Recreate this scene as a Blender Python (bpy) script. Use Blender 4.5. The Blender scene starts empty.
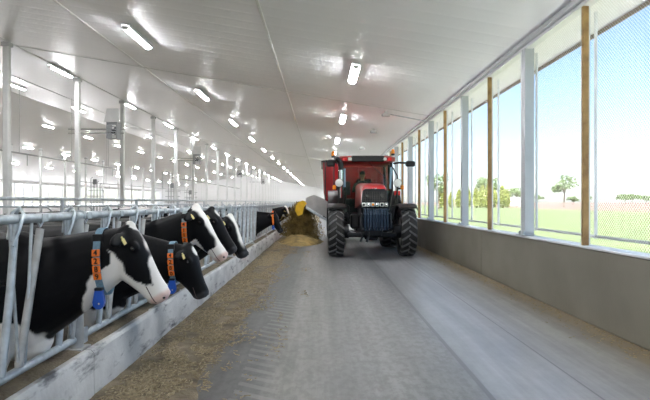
import bpy, math, random
from mathutils import Vector, Matrix, noise

random.seed(7)
SC = bpy.context.scene
COL = SC.collection
PI = math.pi

# ------------------------------------------------------------------ camera
F = 520.0                     # focal length in pixels of the 650 px frame
EYE = 1.5
cd = bpy.data.cameras.new('camera')
cam = bpy.data.objects.new('camera', cd); COL.objects.link(cam)
cam.location = (0, 0, EYE); cam.rotation_euler = (PI/2, 0, 0)
cd.sensor_width = 36.0; cd.lens = F/650*36.0
cd.shift_x = 3/650; cd.shift_y = 2/650
cd.clip_start = 0.05; cd.clip_end = 3000
SC.camera = cam

# ------------------------------------------------------------------ sky, sun, exposure
w = bpy.data.worlds.new('world'); SC.world = w; w.use_nodes = True
wt = w.node_tree; wt.nodes.clear()
wo = wt.nodes.new('ShaderNodeOutputWorld'); wb = wt.nodes.new('ShaderNodeBackground')
sky = wt.nodes.new('ShaderNodeTexSky'); sky.sky_type = 'NISHITA'; sky.sun_disc = False
sky.sun_elevation = math.radians(52); sky.sun_rotation = math.radians(250)
sky.air_density = 0.8; sky.dust_density = 0.9; sky.ozone_density = 1.6
wt.links.new(sky.outputs[0], wb.inputs[0]); wb.inputs[1].default_value = 0.138
wt.links.new(wb.outputs[0], wo.inputs[0])
sd = bpy.data.lights.new('sun', 'SUN'); sd.energy = 11.0; sd.angle = 0.009; sd.color = (1.0, 0.98, 0.95)
sun = bpy.data.objects.new('sun', sd); COL.objects.link(sun)
sun.rotation_euler = (math.radians(40), math.radians(-10), 0)
LAMP = 56.0                   # emission of the ceiling lamps' diffusers
vs = SC.view_settings
SC.display_settings.display_device = 'sRGB'
vs.view_transform = 'Standard'; vs.look = 'None'; vs.gamma = 1.0; vs.use_curve_mapping = False
vs.exposure = 1.3

# ------------------------------------------------------------------ materials
MATS = {}
def mat(name, col, rough=0.5, metal=0.0, var=0.0, scale=8.0, bump=0.0, bscale=None, spec=0.5, emit=None, coat=0.0, col2=None, det=5):
    if name in MATS: return MATS[name]
    m = bpy.data.materials.new(name); m.use_nodes = True; MATS[name] = m
    nt = m.node_tree; p = nt.nodes['Principled BSDF']
    p.inputs['Base Color'].default_value = (*col, 1); p.inputs['Roughness'].default_value = rough
    p.inputs['Metallic'].default_value = metal; p.inputs['Specular IOR Level'].default_value = spec
    p.inputs['Coat Weight'].default_value = coat
    if emit:
        p.inputs['Emission Color'].default_value = (*emit[0], 1); p.inputs['Emission Strength'].default_value = emit[1]
    if var or bump or col2:
        tc = nt.nodes.new('ShaderNodeTexCoord')
        n = nt.nodes.new('ShaderNodeTexNoise'); n.inputs['Scale'].default_value = scale; n.inputs['Detail'].default_value = det
        nt.links.new(tc.outputs['Object'], n.inputs['Vector'])
        if var or col2:
            r = nt.nodes.new('ShaderNodeValToRGB')
            c2 = col2 if col2 else tuple(min(1, c*(1+var)) for c in col)
            c1 = col if col2 else tuple(c*(1-var) for c in col)
            r.color_ramp.elements[0].position = 0.32; r.color_ramp.elements[1].position = 0.68
            r.color_ramp.elements[0].color = (*c1, 1); r.color_ramp.elements[1].color = (*c2, 1)
            nt.links.new(n.outputs['Fac'], r.inputs['Fac']); nt.links.new(r.outputs['Color'], p.inputs['Base Color'])
        if bump:
            b = nt.nodes.new('ShaderNodeBump'); b.inputs['Strength'].default_value = bump; b.inputs['Distance'].default_value = 0.02
            n2 = nt.nodes.new('ShaderNodeTexNoise'); n2.inputs['Scale'].default_value = bscale or scale*4
            n2.inputs['Detail'].default_value = 6
            nt.links.new(tc.outputs['Object'], n2.inputs['Vector'])
            nt.links.new(n2.outputs['Fac'], b.inputs['Height']); nt.links.new(b.outputs['Normal'], p.inputs['Normal'])
    return m

def curb_mat():
    m = mat('curb_concrete', (.46, .46, .45), .7, scale=2.6, col2=(.66, .66, .64), bump=.3, bscale=20); nt = m.node_tree; p = nt.nodes['Principled BSDF']
    src = p.inputs['Base Color'].links[0].from_socket
    tc = nt.nodes.new('ShaderNodeTexCoord'); mp = nt.nodes.new('ShaderNodeMapping'); mp.inputs['Scale'].default_value = (1, .8, 3.2)
    n = nt.nodes.new('ShaderNodeTexNoise'); n.inputs['Scale'].default_value = 2.4; n.inputs['Detail'].default_value = 7; n.inputs['Roughness'].default_value = .65
    nt.links.new(tc.outputs['Object'], mp.inputs[0]); nt.links.new(mp.outputs[0], n.inputs['Vector'])
    r = nt.nodes.new('ShaderNodeValToRGB'); r.color_ramp.elements[0].position = .54; r.color_ramp.elements[1].position = .68
    nt.links.new(n.outputs['Fac'], r.inputs['Fac'])
    mx = nt.nodes.new('ShaderNodeMix'); mx.data_type = 'RGBA'; nt.links.new(r.outputs['Color'], mx.inputs[0]); nt.links.new(src, mx.inputs[6]); mx.inputs[7].default_value = (.10, .10, .105, 1)
    nt.links.new(mx.outputs[2], p.inputs['Base Color']); return m
M_GALV = mat('galvanised_steel', (.50, .54, .57), .45, .55, var=.18, scale=14)
M_GALV2 = mat('galvanised_worn', (.33, .325, .31), .55, .3, var=.3, scale=9, col2=(.52, .53, .53))
M_STEELW = mat('white_painted_steel', (.74, .75, .75), .45, .1, var=.05, scale=3)
M_PIPE = mat('dull_pipe', (.42, .43, .43), .5, .5)
M_WOOD = mat('post_wood', (.26, .15, .06), .7, var=.25, scale=7, col2=(.44, .28, .11), bump=.2, bscale=40)
M_ALU = mat('white_aluminium', (.78, .80, .82), .4, .2)
M_WHITE = mat('white_panel', (.80, .80, .81), .35)
M_WALL = mat('precast_concrete', (.165, .15, .118), .6, var=.12, scale=1.2, col2=(.205, .19, .155), bump=.12, bscale=30)
M_CURB = curb_mat()
M_DIRT = mat('feed_dirt', (.11, .085, .055), .95, scale=5, col2=(.24, .195, .13), bump=.8, bscale=40)
M_RED = mat('tractor_red', (.33, .008, .011), .28, coat=.6, var=.05, scale=3)
M_BLACK = mat('black_plastic', (.007, .0075, .009), .42, var=.2, scale=6)
M_DARK = mat('dark_iron', (.012, .014, .019), .45, .3, var=.25, scale=7)
M_RUBBER = mat('tyre_rubber', (.012, .012, .013), .75, scale=6, col2=(.024, .023, .021))
M_LUG = mat('worn_lug_rubber', (.075, .076, .08), .6, scale=8, col2=(.14, .138, .135))
M_CHROME = mat('chrome', (.8, .8, .8), .12, 1.0)
M_STAIN = mat('stainless', (.42, .41, .40), .38, .7, scale=5, col2=(.52, .51, .50))
M_YEL = mat('yellow_plastic', (.85, .52, .02), .45, var=.1, scale=6)
M_ORANGE = mat('orange_plastic', (.90, .20, .02), .45)
M_ORLENS = mat('orange_lens', (.95, .28, .01), .2, coat=.5)
M_REDLENS = mat('red_lens', (.75, .02, .02), .2, coat=.5)
M_LENS = mat('lamp_lens', (.82, .84, .80), .15, .2, coat=.5)
M_BLUE = mat('blue_plastic', (.02, .10, .52), .35)
M_COLLAR = mat('collar_webbing', (.16, .27, .36), .75, var=.2, scale=60)
M_COLLARG = mat('collar_webbing_grey', (.30, .36, .38), .75, var=.2, scale=60)
M_TAGY = mat('yellow_eartag', (.62, .52, .20), .5)
M_INK = mat('black_ink', (.01, .01, .01), .6)
M_EYE = mat('eye_dark', (.012, .008, .006), .08, coat=1.0)
M_HOOF = mat('hoof_horn', (.05, .045, .035), .6)
M_SILVER = mat('emblem_silver', (.7, .7, .72), .2, .9)
M_LAMPBODY = mat('lamp_housing', (.66, .66, .65), .4)
M_GREYTRIM = mat('grey_trim', (.52, .53, .54), .45)
M_SEAT = mat('seat_fabric', (.03, .03, .032), .9)
M_FAN = mat('fan_case', (.30, .31, .32), .5, .3)
M_LAMP = mat('lamp_diffuser', (.9, .88, .80), .5, emit=((.97, .98, 1.0), LAMP))

def attr_mat(name, attr, rough=.55, bump=.15, bscale=180):
    m = bpy.data.materials.new(name); m.use_nodes = True; nt = m.node_tree; p = nt.nodes['Principled BSDF']
    a = nt.nodes.new('ShaderNodeAttribute'); a.attribute_name = attr
    nt.links.new(a.outputs['Color'], p.inputs['Base Color']); p.inputs['Roughness'].default_value = rough
    p.inputs['Specular IOR Level'].default_value = .16
    tc = nt.nodes.new('ShaderNodeTexCoord'); n = nt.nodes.new('ShaderNodeTexNoise'); n.inputs['Scale'].default_value = bscale
    nt.links.new(tc.outputs['Object'], n.inputs['Vector'])
    b = nt.nodes.new('ShaderNodeBump'); b.inputs['Strength'].default_value = bump; b.inputs['Distance'].default_value = .006
    nt.links.new(n.outputs['Fac'], b.inputs['Height']); nt.links.new(b.outputs['Normal'], p.inputs['Normal'])
    return m
M_COAT = attr_mat('cow_coat', 'coat', .5)
M_CLOTH = attr_mat('person_cloth', 'coat', .8)

def glass_mat(name, tint, gloss=.12):
    m = bpy.data.materials.new(name); m.use_nodes = True; nt = m.node_tree; nt.nodes.clear()
    o = nt.nodes.new('ShaderNodeOutputMaterial'); t = nt.nodes.new('ShaderNodeBsdfTransparent'); g = nt.nodes.new('ShaderNodeBsdfGlossy')
    t.inputs[0].default_value = (*tint, 1); g.inputs['Roughness'].default_value = .02
    fr = nt.nodes.new('ShaderNodeFresnel'); fr.inputs[0].default_value = 1.5
    x = nt.nodes.new('ShaderNodeMixShader')
    nt.links.new(fr.outputs[0], x.inputs[0]); nt.links.new(t.outputs[0], x.inputs[1]); nt.links.new(g.outputs[0], x.inputs[2])
    nt.links.new(x.outputs[0], o.inputs[0]); return m
M_GLASS = glass_mat('cab_glass', (.62, .78, .68))

def net_mat():
    m = bpy.data.materials.new('bird_netting'); m.use_nodes = True; nt = m.node_tree; nt.nodes.clear()
    L = nt.links.new
    o = nt.nodes.new('ShaderNodeOutputMaterial'); t = nt.nodes.new('ShaderNodeBsdfTransparent'); d = nt.nodes.new('ShaderNodeBsdfDiffuse')
    d.inputs[0].default_value = (.95, .95, .95, 1)
    tl = nt.nodes.new('ShaderNodeBsdfTranslucent'); tl.inputs[0].default_value = (.18, .18, .19, 1)
    dt = nt.nodes.new('ShaderNodeAddShader'); L(d.outputs[0], dt.inputs[0]); L(tl.outputs[0], dt.inputs[1])
    g = nt.nodes.new('ShaderNodeNewGeometry'); s = nt.nodes.new('ShaderNodeSeparateXYZ'); L(g.outputs['Position'], s.inputs[0])
    outs = []
    for sg in ('ADD', 'SUBTRACT'):
        a = nt.nodes.new('ShaderNodeMath'); a.operation = sg; L(s.outputs['Y'], a.inputs[0]); L(s.outputs['Z'], a.inputs[1])
        b = nt.nodes.new('ShaderNodeMath'); b.operation = 'MULTIPLY'; b.inputs[1].default_value = 1/.045; L(a.outputs[0], b.inputs[0])
        c = nt.nodes.new('ShaderNodeMath'); c.operation = 'FRACT'; L(b.outputs[0], c.inputs[0])
        e = nt.nodes.new('ShaderNodeMath'); e.operation = 'LESS_THAN'; e.inputs[1].default_value = .085; L(c.outputs[0], e.inputs[0])
        outs.append(e)
    mx = nt.nodes.new('ShaderNodeMath'); mx.operation = 'MAXIMUM'; L(outs[0].outputs[0], mx.inputs[0]); L(outs[1].outputs[0], mx.inputs[1])
    x = nt.nodes.new('ShaderNodeMixShader'); L(mx.outputs[0], x.inputs[0]); L(t.outputs[0], x.inputs[1]); L(dt.outputs[0], x.inputs[2])
    L(x.outputs[0], o.inputs[0]); return m
M_NET = net_mat()

def floor_mat():
    m = bpy.data.materials.new('floor_concrete'); m.use_nodes = True; nt = m.node_tree; p = nt.nodes['Principled BSDF']; L = nt.links.new
    g = nt.nodes.new('ShaderNodeNewGeometry'); s = nt.nodes.new('ShaderNodeSeparateXYZ'); L(g.outputs['Position'], s.inputs[0])
    def noise_(scale, det=6, stretch=None, rough=.6):
        n = nt.nodes.new('ShaderNodeTexNoise'); n.inputs['Scale'].default_value = scale; n.inputs['Detail'].default_value = det
        n.inputs['Roughness'].default_value = rough
        if stretch:
            mp = nt.nodes.new('ShaderNodeMapping'); mp.inputs['Scale'].default_value = stretch
            L(g.outputs['Position'], mp.inputs[0]); L(mp.outputs[0], n.inputs['Vector'])
        else: L(g.outputs['Position'], n.inputs['Vector'])
        return n.outputs['Fac']
    def math_(op, a, b=None, c=None):
        n = nt.nodes.new('ShaderNodeMath'); n.operation = op
        for i, v in enumerate((a, b, c)):
            if v is None: continue
            if isinstance(v, (int, float)): n.inputs[i].default_value = v
            else: L(v, n.inputs[i])
        return n.outputs[0]
    n1 = noise_(1.6); n2 = noise_(.9, 5, (6, .5, 1)); n3 = noise_(14, 6, (1, .55, 1), .7)
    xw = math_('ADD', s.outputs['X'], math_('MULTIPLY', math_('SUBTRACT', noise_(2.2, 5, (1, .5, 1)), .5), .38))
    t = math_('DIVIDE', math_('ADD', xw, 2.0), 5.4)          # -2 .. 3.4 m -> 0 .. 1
    def ramp(fac, els):
        r = nt.nodes.new('ShaderNodeValToRGB'); cr = r.color_ramp
        cr.elements[0].position = els[0][0]; cr.elements[0].color = (*els[0][1], 1)
        cr.elements[1].position = els[-1][0]; cr.elements[1].color = (*els[-1][1], 1)
        for ps, c in els[1:-1]: cr.elements.new(ps).color = (*c, 1)
        L(fac, r.inputs['Fac']); return r.outputs['Color']
    X = lambda x: (x+2)/5.4
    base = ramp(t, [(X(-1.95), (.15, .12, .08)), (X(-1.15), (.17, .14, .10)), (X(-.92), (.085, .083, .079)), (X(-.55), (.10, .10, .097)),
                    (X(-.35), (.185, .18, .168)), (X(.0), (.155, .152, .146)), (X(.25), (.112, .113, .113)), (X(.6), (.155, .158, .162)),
                    (X(1.25), (.17, .174, .18)), (X(1.45), (.27, .28, .295)), (X(2.2), (.29, .295, .305)), (X(2.75), (.25, .245, .235)), (X(3.1), (.165, .14, .10)), (X(3.3), (.18, .145, .095))])  # pale bluish band between the joints: window sheen put into the colour
    def mixc(fac, a, b, mode='MIX'):
        n = nt.nodes.new('ShaderNodeMix'); n.data_type = 'RGBA'; n.blend_type = mode
        if isinstance(fac, (int, float)): n.inputs[0].default_value = fac
        else: L(fac, n.inputs[0])
        for k, v in ((6, a), (7, b)):
            if isinstance(v, tuple): n.inputs[k].default_value = (*v, 1)
            else: L(v, n.inputs[k])
        return n.outputs[2]
    c = mixc(.55, base, ramp(n1, [(.3, (.72, .72, .72)), (.7, (1.22, 1.2, 1.16))]), 'MULTIPLY')
    c = mixc(.5, c, ramp(n2, [(.35, (.70, .70, .70)), (.65, (1.2, 1.2, 1.2))]), 'MULTIPLY')
    rough_zone = ramp(math_('DIVIDE', math_('ADD', s.outputs['X'], 2.0), 5.4), [(X(-1.0), (.45,)*3), (X(.1), (.42,)*3), (X(.5), (.62,)*3), (X(1.24), (.55,)*3), (X(1.36), (.14,)*3)])
    c = mixc(rough_zone, c, ramp(n3, [(.42, (.62, .61, .60)), (.56, (1.15, 1.15, 1.15))]), 'MULTIPLY')
    n4 = noise_(1.0, 4, (9, .22, 1))
    c = mixc(.30, c, ramp(n4, [(.42, (.68, .68, .68)), (.58, (1.15, 1.15, 1.15))]), 'MULTIPLY')
    # brown dust along the foot of the wall and on the feed side
    dm = ramp(math_('ADD', math_('MULTIPLY', math_('SUBTRACT', s.outputs['X'], 2.95), 1.6), math_('MULTIPLY', noise_(5, 6), .8)), [(.45, (0, 0, 0)), (.8, (1, 1, 1))])
    c = mixc(dm, c, (.20, .155, .095))
    # tyre prints: slanted dark bars inside the track beside the feed
    ph = math_('ADD', math_('MULTIPLY', s.outputs['Y'], 5.2), math_('MULTIPLY', s.outputs['X'], 3.2))
    bar = math_('LESS_THAN', math_('FRACT', ph), .42)
    inb = math_('MULTIPLY', math_('GREATER_THAN', xw, -.72), math_('LESS_THAN', xw, -.40))
    near = math_('LESS_THAN', s.outputs['Y'], 8.0)
    pm = math_('MULTIPLY', math_('MULTIPLY', bar, inb), math_('MULTIPLY', near, math_('MULTIPLY', noise_(3), .85)))
    c = mixc(math_('MULTIPLY', pm, .75), c, (.24, .235, .22))
    # construction joints
    for x0, wd in ((1.30, .022), (2.14, .009)):
        d = math_('ABSOLUTE', math_('SUBTRACT', s.outputs['X'], x0))
        c = mixc(math_('MULTIPLY', math_('LESS_THAN', d, wd), .75), c, (.075, .075, .08))
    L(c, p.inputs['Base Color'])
    gl = ramp(math_('DIVIDE', math_('ADD', s.outputs['X'], 2.0), 5.4), [(X(-.4), (.62,)*3), (X(.5), (.48,)*3), (X(1.20), (.36,)*3), (X(1.34), (.29,)*3), (X(2.12), (.29,)*3), (X(2.18), (.34,)*3), (X(2.8), (.5,)*3)])
    rr = math_('ADD', gl, math_('MULTIPLY', math_('SUBTRACT', n1, .3), .14))
    L(math_('MAXIMUM', rr, .285), p.inputs['Roughness']); p.inputs['Specular IOR Level'].default_value = .75
    return m
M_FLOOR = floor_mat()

def ceil_mat():
    m = bpy.data.materials.new('glossy_ceiling_panel'); m.use_nodes = True; nt = m.node_tree; p = nt.nodes['Principled BSDF']; L = nt.links.new
    p.inputs['Base Color'].default_value = (.93, .935, .95, 1); p.inputs['Roughness'].default_value = .29
    p.inputs['Specular IOR Level'].default_value = .28
    g = nt.nodes.new('ShaderNodeNewGeometry'); mp = nt.nodes.new('ShaderNodeMapping'); mp.inputs['Scale'].default_value = (.35, 1.0, .35)
    n = nt.nodes.new('ShaderNodeTexNoise'); n.inputs['Scale'].default_value = 1.3; n.inputs['Detail'].default_value = 2
    L(g.outputs['Position'], mp.inputs[0]); L(mp.outputs[0], n.inputs['Vector'])
    b = nt.nodes.new('ShaderNodeBump'); b.inputs['Strength'].default_value = .12; b.inputs['Distance'].default_value = .03
    L(n.outputs['Fac'], b.inputs['Height']); L(b.outputs['Normal'], p.inputs['Normal'])
    return m
M_CEIL = ceil_mat()
M_GRASS = mat('lawn_grass', (.075, .105, .03), .9, scale=.25, col2=(.115, .145, .048), det=8)
M_SOIL = mat('ploughed_soil', (.13, .088, .066), .95, scale=.08, col2=(.16, .11, .085))
M_GRAVEL = mat('gravel', (.44, .435, .425), .95, scale=12, col2=(.58, .575, .565))
M_LEAF_Y = mat('hedge_leaf', (.12, .155, .018), .8, scale=1.5, col2=(.24, .265, .04))
M_LEAF_G = mat('tree_leaf', (.075, .12, .04), .8, scale=1.2, col2=(.15, .21, .075))
M_BARK = mat('bark', (.12, .09, .06), .9)

# ------------------------------------------------------------------ mesh helpers
class MB:
    def __init__(self): self.v = []; self.f = []
    def add(self, vs_, fs_):
        n = len(self.v); self.v += [tuple(q) for q in vs_]; self.f += [tuple(i+n for i in f) for f in fs_]; return self
    def box(self, c, s, R=None, bev=0.0):
        hx, hy, hz = s[0]/2, s[1]/2, s[2]/2
        if bev > 0:
            bev = min(bev, hx*.9, hy*.9, hz*.9)
            pts = []; idx = {}
            for sx in (-1, 1):
                for sy in (-1, 1):
                    for sz in (-1, 1):
                        for ax in range(3):
                            q = [sx*(hx-bev), sy*(hy-bev), sz*(hz-bev)]
                            q[ax] = (sx*hx, sy*hy, sz*hz)[ax]
                            idx[(sx, sy, sz, ax)] = len(pts); pts.append(Vector(q))
            fs_ = []
            for ax in range(3):
                o1, o2 = [(1, 2), (2, 0), (0, 1)][ax]
                for sg in (-1, 1):
                    loop = []
                    for a, b in ((-1, -1), (1, -1), (1, 1), (-1, 1)):
                        k = [0, 0, 0]; k[ax] = sg; k[o1] = a; k[o2] = b; loop.append(idx[(*k, ax)])
                    fs_.append(loop if sg > 0 else loop[::-1])
            for ax in range(3):          # edge bevels along axis ax
                o1, o2 = [(1, 2), (2, 0), (0, 1)][ax]
                for a in (-1, 1):
                    for b in (-1, 1):
                        def K(e): k = [0, 0, 0]; k[ax] = e; k[o1] = a; k[o2] = b; return tuple(k)
                        q = [idx[(*K(-1), o1)], idx[(*K(1), o1)], idx[(*K(1), o2)], idx[(*K(-1), o2)]]
                        fs_.append(q if a*b < 0 else q[::-1])
            for sx in (-1, 1):
                for sy in (-1, 1):
                    for sz in (-1, 1):
                        q = [idx[(sx, sy, sz, 0)], idx[(sx, sy, sz, 1)], idx[(sx, sy, sz, 2)]]
                        fs_.append(q if sx*sy*sz > 0 else q[::-1])
        else:
            pts = [Vector((x, y, z)) for x in (-hx, hx) for y in (-hy, hy) for z in (-hz, hz)]
            fs_ = [(0, 1, 3, 2), (4, 6, 7, 5), (0, 4, 5, 1), (2, 3, 7, 6), (0, 2, 6, 4), (1, 5, 7, 3)]
        c = Vector(c)
        if R is not None: pts = [R @ q for q in pts]
        return self.add([q+c for q in pts], fs_)
    def tube(self, pts, r, n=8, caps=True):
        pts = [Vector(q) for q in pts]
        rs = r if isinstance(r, (list, tuple)) else [r]*len(pts)
        rings = []; up = None
        for i, q in enumerate(pts):
            a = pts[max(0, i-1)]; b = pts[min(len(pts)-1, i+1)]
            t = (b-a).normalized()
            if up is None: up = t.orthogonal().normalized()
            up = (up - t*up.dot(t))
            if up.length < 1e-6: up = t.orthogonal()
            up.normalize(); sd_ = t.cross(up)
            rings.append([q + (up*math.cos(k*2*PI/n) + sd_*math.sin(k*2*PI/n))*rs[i] for k in range(n)])
        return self.loft(rings, caps)
    def loft(self, rings, caps=True):
        n = len(rings[0]); vs_ = [q for r in rings for q in r]; fs_ = []
        for i in range(len(rings)-1):
            for k in range(n):
                k2 = (k+1) % n
                fs_.append((i*n+k, i*n+k2, (i+1)*n+k2, (i+1)*n+k))
        if caps:
            fs_.append(tuple(range(n))[::-1]); fs_.append(tuple((len(rings)-1)*n+k for k in range(n)))
        return self.add(vs_, fs_)
    def lathe(self, prof, c, axis='x', n=24, closed=True):
        # prof: list of (along, radius) around an axis through c
        ring = []
        for a, r in prof:
            row = []
            for k in range(n):
                t = 2*PI*k/n
                if axis == 'x': row.append(Vector((a, r*math.cos(t), r*math.sin(t))))
                elif axis == 'y': row.append(Vector((r*math.sin(t), a, r*math.cos(t))))
                else: row.append(Vector((r*math.cos(t), r*math.sin(t), a)))
            ring.append([q+Vector(c) for q in row])
        return self.loft(ring, caps=closed)
    def prism(self, poly, axis, a0, a1):
        # poly: 2D list in the plane normal to axis
        def P(q, a):
            if axis == 'y': return Vector((q[0], a, q[1]))
            if axis == 'x': return Vector((a, q[0], q[1]))
            return Vector((q[0], q[1], a))
        n = len(poly); vs_ = [P(q, a0) for q in poly]+[P(q, a1) for q in poly]
        fs_ = [tuple(range(n)), tuple(range(n, 2*n))[::-1]]
        for k in range(n): fs_.append((k, n+k, n+(k+1) % n, (k+1) % n))
        return self.add(vs_, fs_)
    def ell(self, c, r, R=None, nu=14, nv=9):
        rings = []
        for i in range(nv+1):
            ph = -PI/2 + PI*(i/nv); ph = max(-PI/2+.02, min(PI/2-.02, ph)); row = []
            for k in range(nu):
                t = 2*PI*k/nu
                q = Vector((r[0]*math.cos(ph)*math.cos(t), r[1]*math.cos(ph)*math.sin(t), r[2]*math.sin(ph)))
                row.append((R @ q if R is not None else q)+Vector(c))
            rings.append(row)
        return self.loft(rings)
    def mesh(self, name, off=(0, 0, 0), smooth=None):
        me = bpy.data.meshes.new(name); o = Vector(off)
        me.from_pydata([tuple(Vector(q)-o) for q in self.v], [], self.f); me.update()
        import bmesh
        bm = bmesh.new(); bm.from_mesh(me); bmesh.ops.recalc_face_normals(bm, faces=bm.faces); bm.to_mesh(me); bm.free()
        if smooth is not None:
            me.shade_smooth() if smooth >= 180 else me.set_sharp_from_angle(angle=math.radians(smooth))
        return me
    def build(self, name, m, parent=None, smooth=40, rz=0):
        off = parent_loc(parent)
        me = self.mesh(name, off, smooth); me.materials.append(m)
        o = bpy.data.objects.new(name, me); COL.objects.link(o); o.parent = parent
        return o
def parent_loc(p):
    l = Vector((0, 0, 0))
    while p is not None: l += p.location; p = p.parent
    return l
def tag(o, label=None, cat=None, group=None, kind=None):
    for k, v_ in (('label', label), ('category', cat), ('group', group), ('kind', kind)):
        if v_: o[k] = v_
    return o
def empty(name, loc=(0, 0, 0), rz=0, label=None, cat=None, group=None, kind=None):
    o = bpy.data.objects.new(name, None); COL.objects.link(o); o.location = loc; o.rotation_euler = (0, 0, rz)
    o.empty_display_size = .1
    return tag(o, label, cat, group, kind)
CH = {}
def link_copy(src, parent, name=None):
    c = src.copy(); COL.objects.link(c); c.parent = parent; return c
def copy_tree(o, parent=None, loc=None, rz=None):
    c = o.copy(); COL.objects.link(c); c.parent = parent
    if loc is not None: c.location = loc
    if rz is not None: c.rotation_euler = (0, 0, rz)
    for ch in o.children: copy_tree(ch, c)
    return c
ORD = ['first', 'second', 'third', 'fourth', 'fifth', 'sixth', 'seventh', 'eighth', 'ninth', 'tenth', 'eleventh', 'twelfth', 'thirteenth',
       'fourteenth', 'fifteenth', 'sixteenth', 'seventeenth', 'eighteenth', 'nineteenth', 'twentieth', 'twenty-first', 'twenty-second', 'twenty-third',
       'twenty-fourth', 'twenty-fifth', 'twenty-sixth', 'twenty-seventh', 'twenty-eighth', 'twenty-ninth', 'thirtieth']
def px(u, v_, Y):
    return Vector(((u-322)*Y/F, Y, EYE-(v_-202)*Y/F))

# ------------------------------------------------------------------ the barn shell
XR = 3.29; ZE = 4.10; SL = .17; XRIDGE = -17.1; XL = 2*XRIDGE-XR; Y0 = -9.0; Y1 = 118.0
def zceil(x):
    return ZE+SL*(XR-x) if x > XRIDGE else ZE+SL*(x-XL)

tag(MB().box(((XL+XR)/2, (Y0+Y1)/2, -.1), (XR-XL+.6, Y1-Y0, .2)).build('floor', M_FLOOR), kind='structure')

# roof slabs with an overhang (solid: keeps the sun out)
roof = MB()
ov = .75
def slab(xa, xb, t0=.03, t1=.16):
    za, zb = zceil(max(XL, min(XR, xa))), zceil(max(XL, min(XR, xb)))
    if xa < XL: za = ZE-SL*(XL-xa)
    if xb > XR: zb = ZE-SL*(xb-XR)
    roof.prism([(xa, za+t0), (xb, zb+t0), (xb, zb+t1), (xa, za+t1)], 'y', Y0, Y1)
slab(XL-ov, XRIDGE); slab(XRIDGE, XR+ov)
M_SOFFIT = mat('soffit_steel', (.86, .85, .83), .5)
tag(roof.build('roof', M_SOFFIT, smooth=None), label='white ribbed steel roof over the barn with short eaves', kind='structure')
fs = MB()
zf = ZE-SL*ov
fs.box((XR+ov+.012, (Y0+Y1)/2, zf+.05), (.025, Y1-Y0, .16))
tag(fs.build('trim_fascia', mat('brown_fascia', (.25, .17, .10), .6), smooth=None), kind='structure')

# ceiling: long glossy panels, each a shallow bowed plank
ceil = empty('ceiling', (0, 0, 0), kind='structure')
SEAMS = [XR, -1.08, -5.4, -9.24, -13.2, XRIDGE]
PW = .46
def panel_geo(mb, xa, xb, y, side=0):
    rows = []
    prof = [(0, .0006), (.006, .0), (PW*.28, -.0003), (PW*.5, -.0004), (PW*.72, -.0003), (PW-.006, 0), (PW, .0006)]
    va = []; vb = []
    for dy, dz in prof:
        va.append((xa, y+dy, zceil(xa)+dz)); vb.append((xb, y+dy, zceil(xb)+dz))
    mb.add(va+vb, [(k, k+1, len(prof)+k+1, len(prof)+k) for k in range(len(prof)-1)])
for si in range(5):
    xb, xa = SEAMS[si], SEAMS[si+1]
    tmp = MB(); panel_geo(tmp, xa, xb, 0)
    me = tmp.mesh('panel', (0, 0, 0), 50); me.materials.append(M_CEIL)
    ynear = [7.0, 7.5, 9.5, 11.5, 13.5][si]
    n = 58
    for k in range(n):
        o = bpy.data.objects.new('panel', me); COL.objects.link(o); o.parent = ceil
        o.location = (0, ynear+k*PW, random.uniform(-.0004, .0004))
        o.rotation_euler = (random.uniform(-.0005, .0005), 0, 0)
    rest = MB()
    y = ynear-PW
    while y > Y0: panel_geo(rest, xa, xb, y); y -= PW
    y = ynear+n*PW
    while y < Y1: panel_geo(rest, xa, xb, y); y += PW
    tag(rest.build('panel_rest', M_CEIL, ceil, 50), kind='stuff')
far = MB()
y = Y0
while y < Y1:
    panel_geo(far, XL, XRIDGE, y); y += PW
tag(far.build('panel_far_slope', M_CEIL, ceil, 50), kind='stuff')
tr = MB()
for x in SEAMS[1:-1] + [XRIDGE]:
    tr.box((x, (Y0+Y1)/2, zceil(x)-.012), (.05, Y1-Y0, .016))
tr.build('seam_trim', M_STEELW, ceil, None)
tc_ = MB()
for xa, xb in ((XRIDGE, XR),):
    for yy in (15.7, 39.0, 62.0):
        tc_.prism([(xa, zceil(xa)-.016), (xb, zceil(xb)-.016), (xb, zceil(xb)-.002), (xa, zceil(xa)-.002)], 'y', yy-.02, yy+.02)
tc_.build('cross_trim', M_STEELW, ceil, None)
MB().box((XR-.03, (Y0+Y1)/2, ZE-.035), (.06, Y1-Y0, .07)).build('eave_trim', M_GREYTRIM, ceil, None)

# right wall: concrete upstand in cast panels, sill, header, posts
wr = empty('wall_right', (XR, 0, 0), kind='structure')
yj = 10.75-7.3*3
k = 0
while yj < Y1:
    a, b = max(yj, Y0), min(yj+7.3, Y1)
    MB().box((XR+.1, (a+b)/2, .46), (.2, b-a-.012, .92), bev=.012).build('concrete_panel', M_WALL, wr, None)
    yj += 7.3
MB().box((XR+.12, (Y0+Y1)/2, .45), (.13, Y1-Y0, .88)).build('joint_backing', M_WALL, wr, None)
MB().box((XR+.1, (Y0+Y1)/2, .935), (.24, Y1-Y0, .03), bev=.008).build('sill', M_ALU, wr, None)
MB().box((XR+.06, (Y0+Y1)/2, ZE-.07), (.12, Y1-Y0, .10)).build('header', M_WHITE, wr, None)
ZT = ZE-.11
PSP = 1.88
YP = 6.6                     # the wooden post nearest in view
def post_geo():
    return MB().box((XR+.05, 0, (ZT+.95)/2), (.075, .05, ZT-.95), bev=.006)
wood_me = post_geo().mesh('wooden_post', (XR, 0, 0), None); wood_me.materials.append(M_WOOD)
wh_me = MB().box((XR+.08, .05, (ZT+.95)/2), (.10, .04, ZT-.95)).mesh('white_jamb', (XR, 0, 0), None); wh_me.materials.append(M_ALU)
g = MB(); hz = ZT-.95
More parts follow.
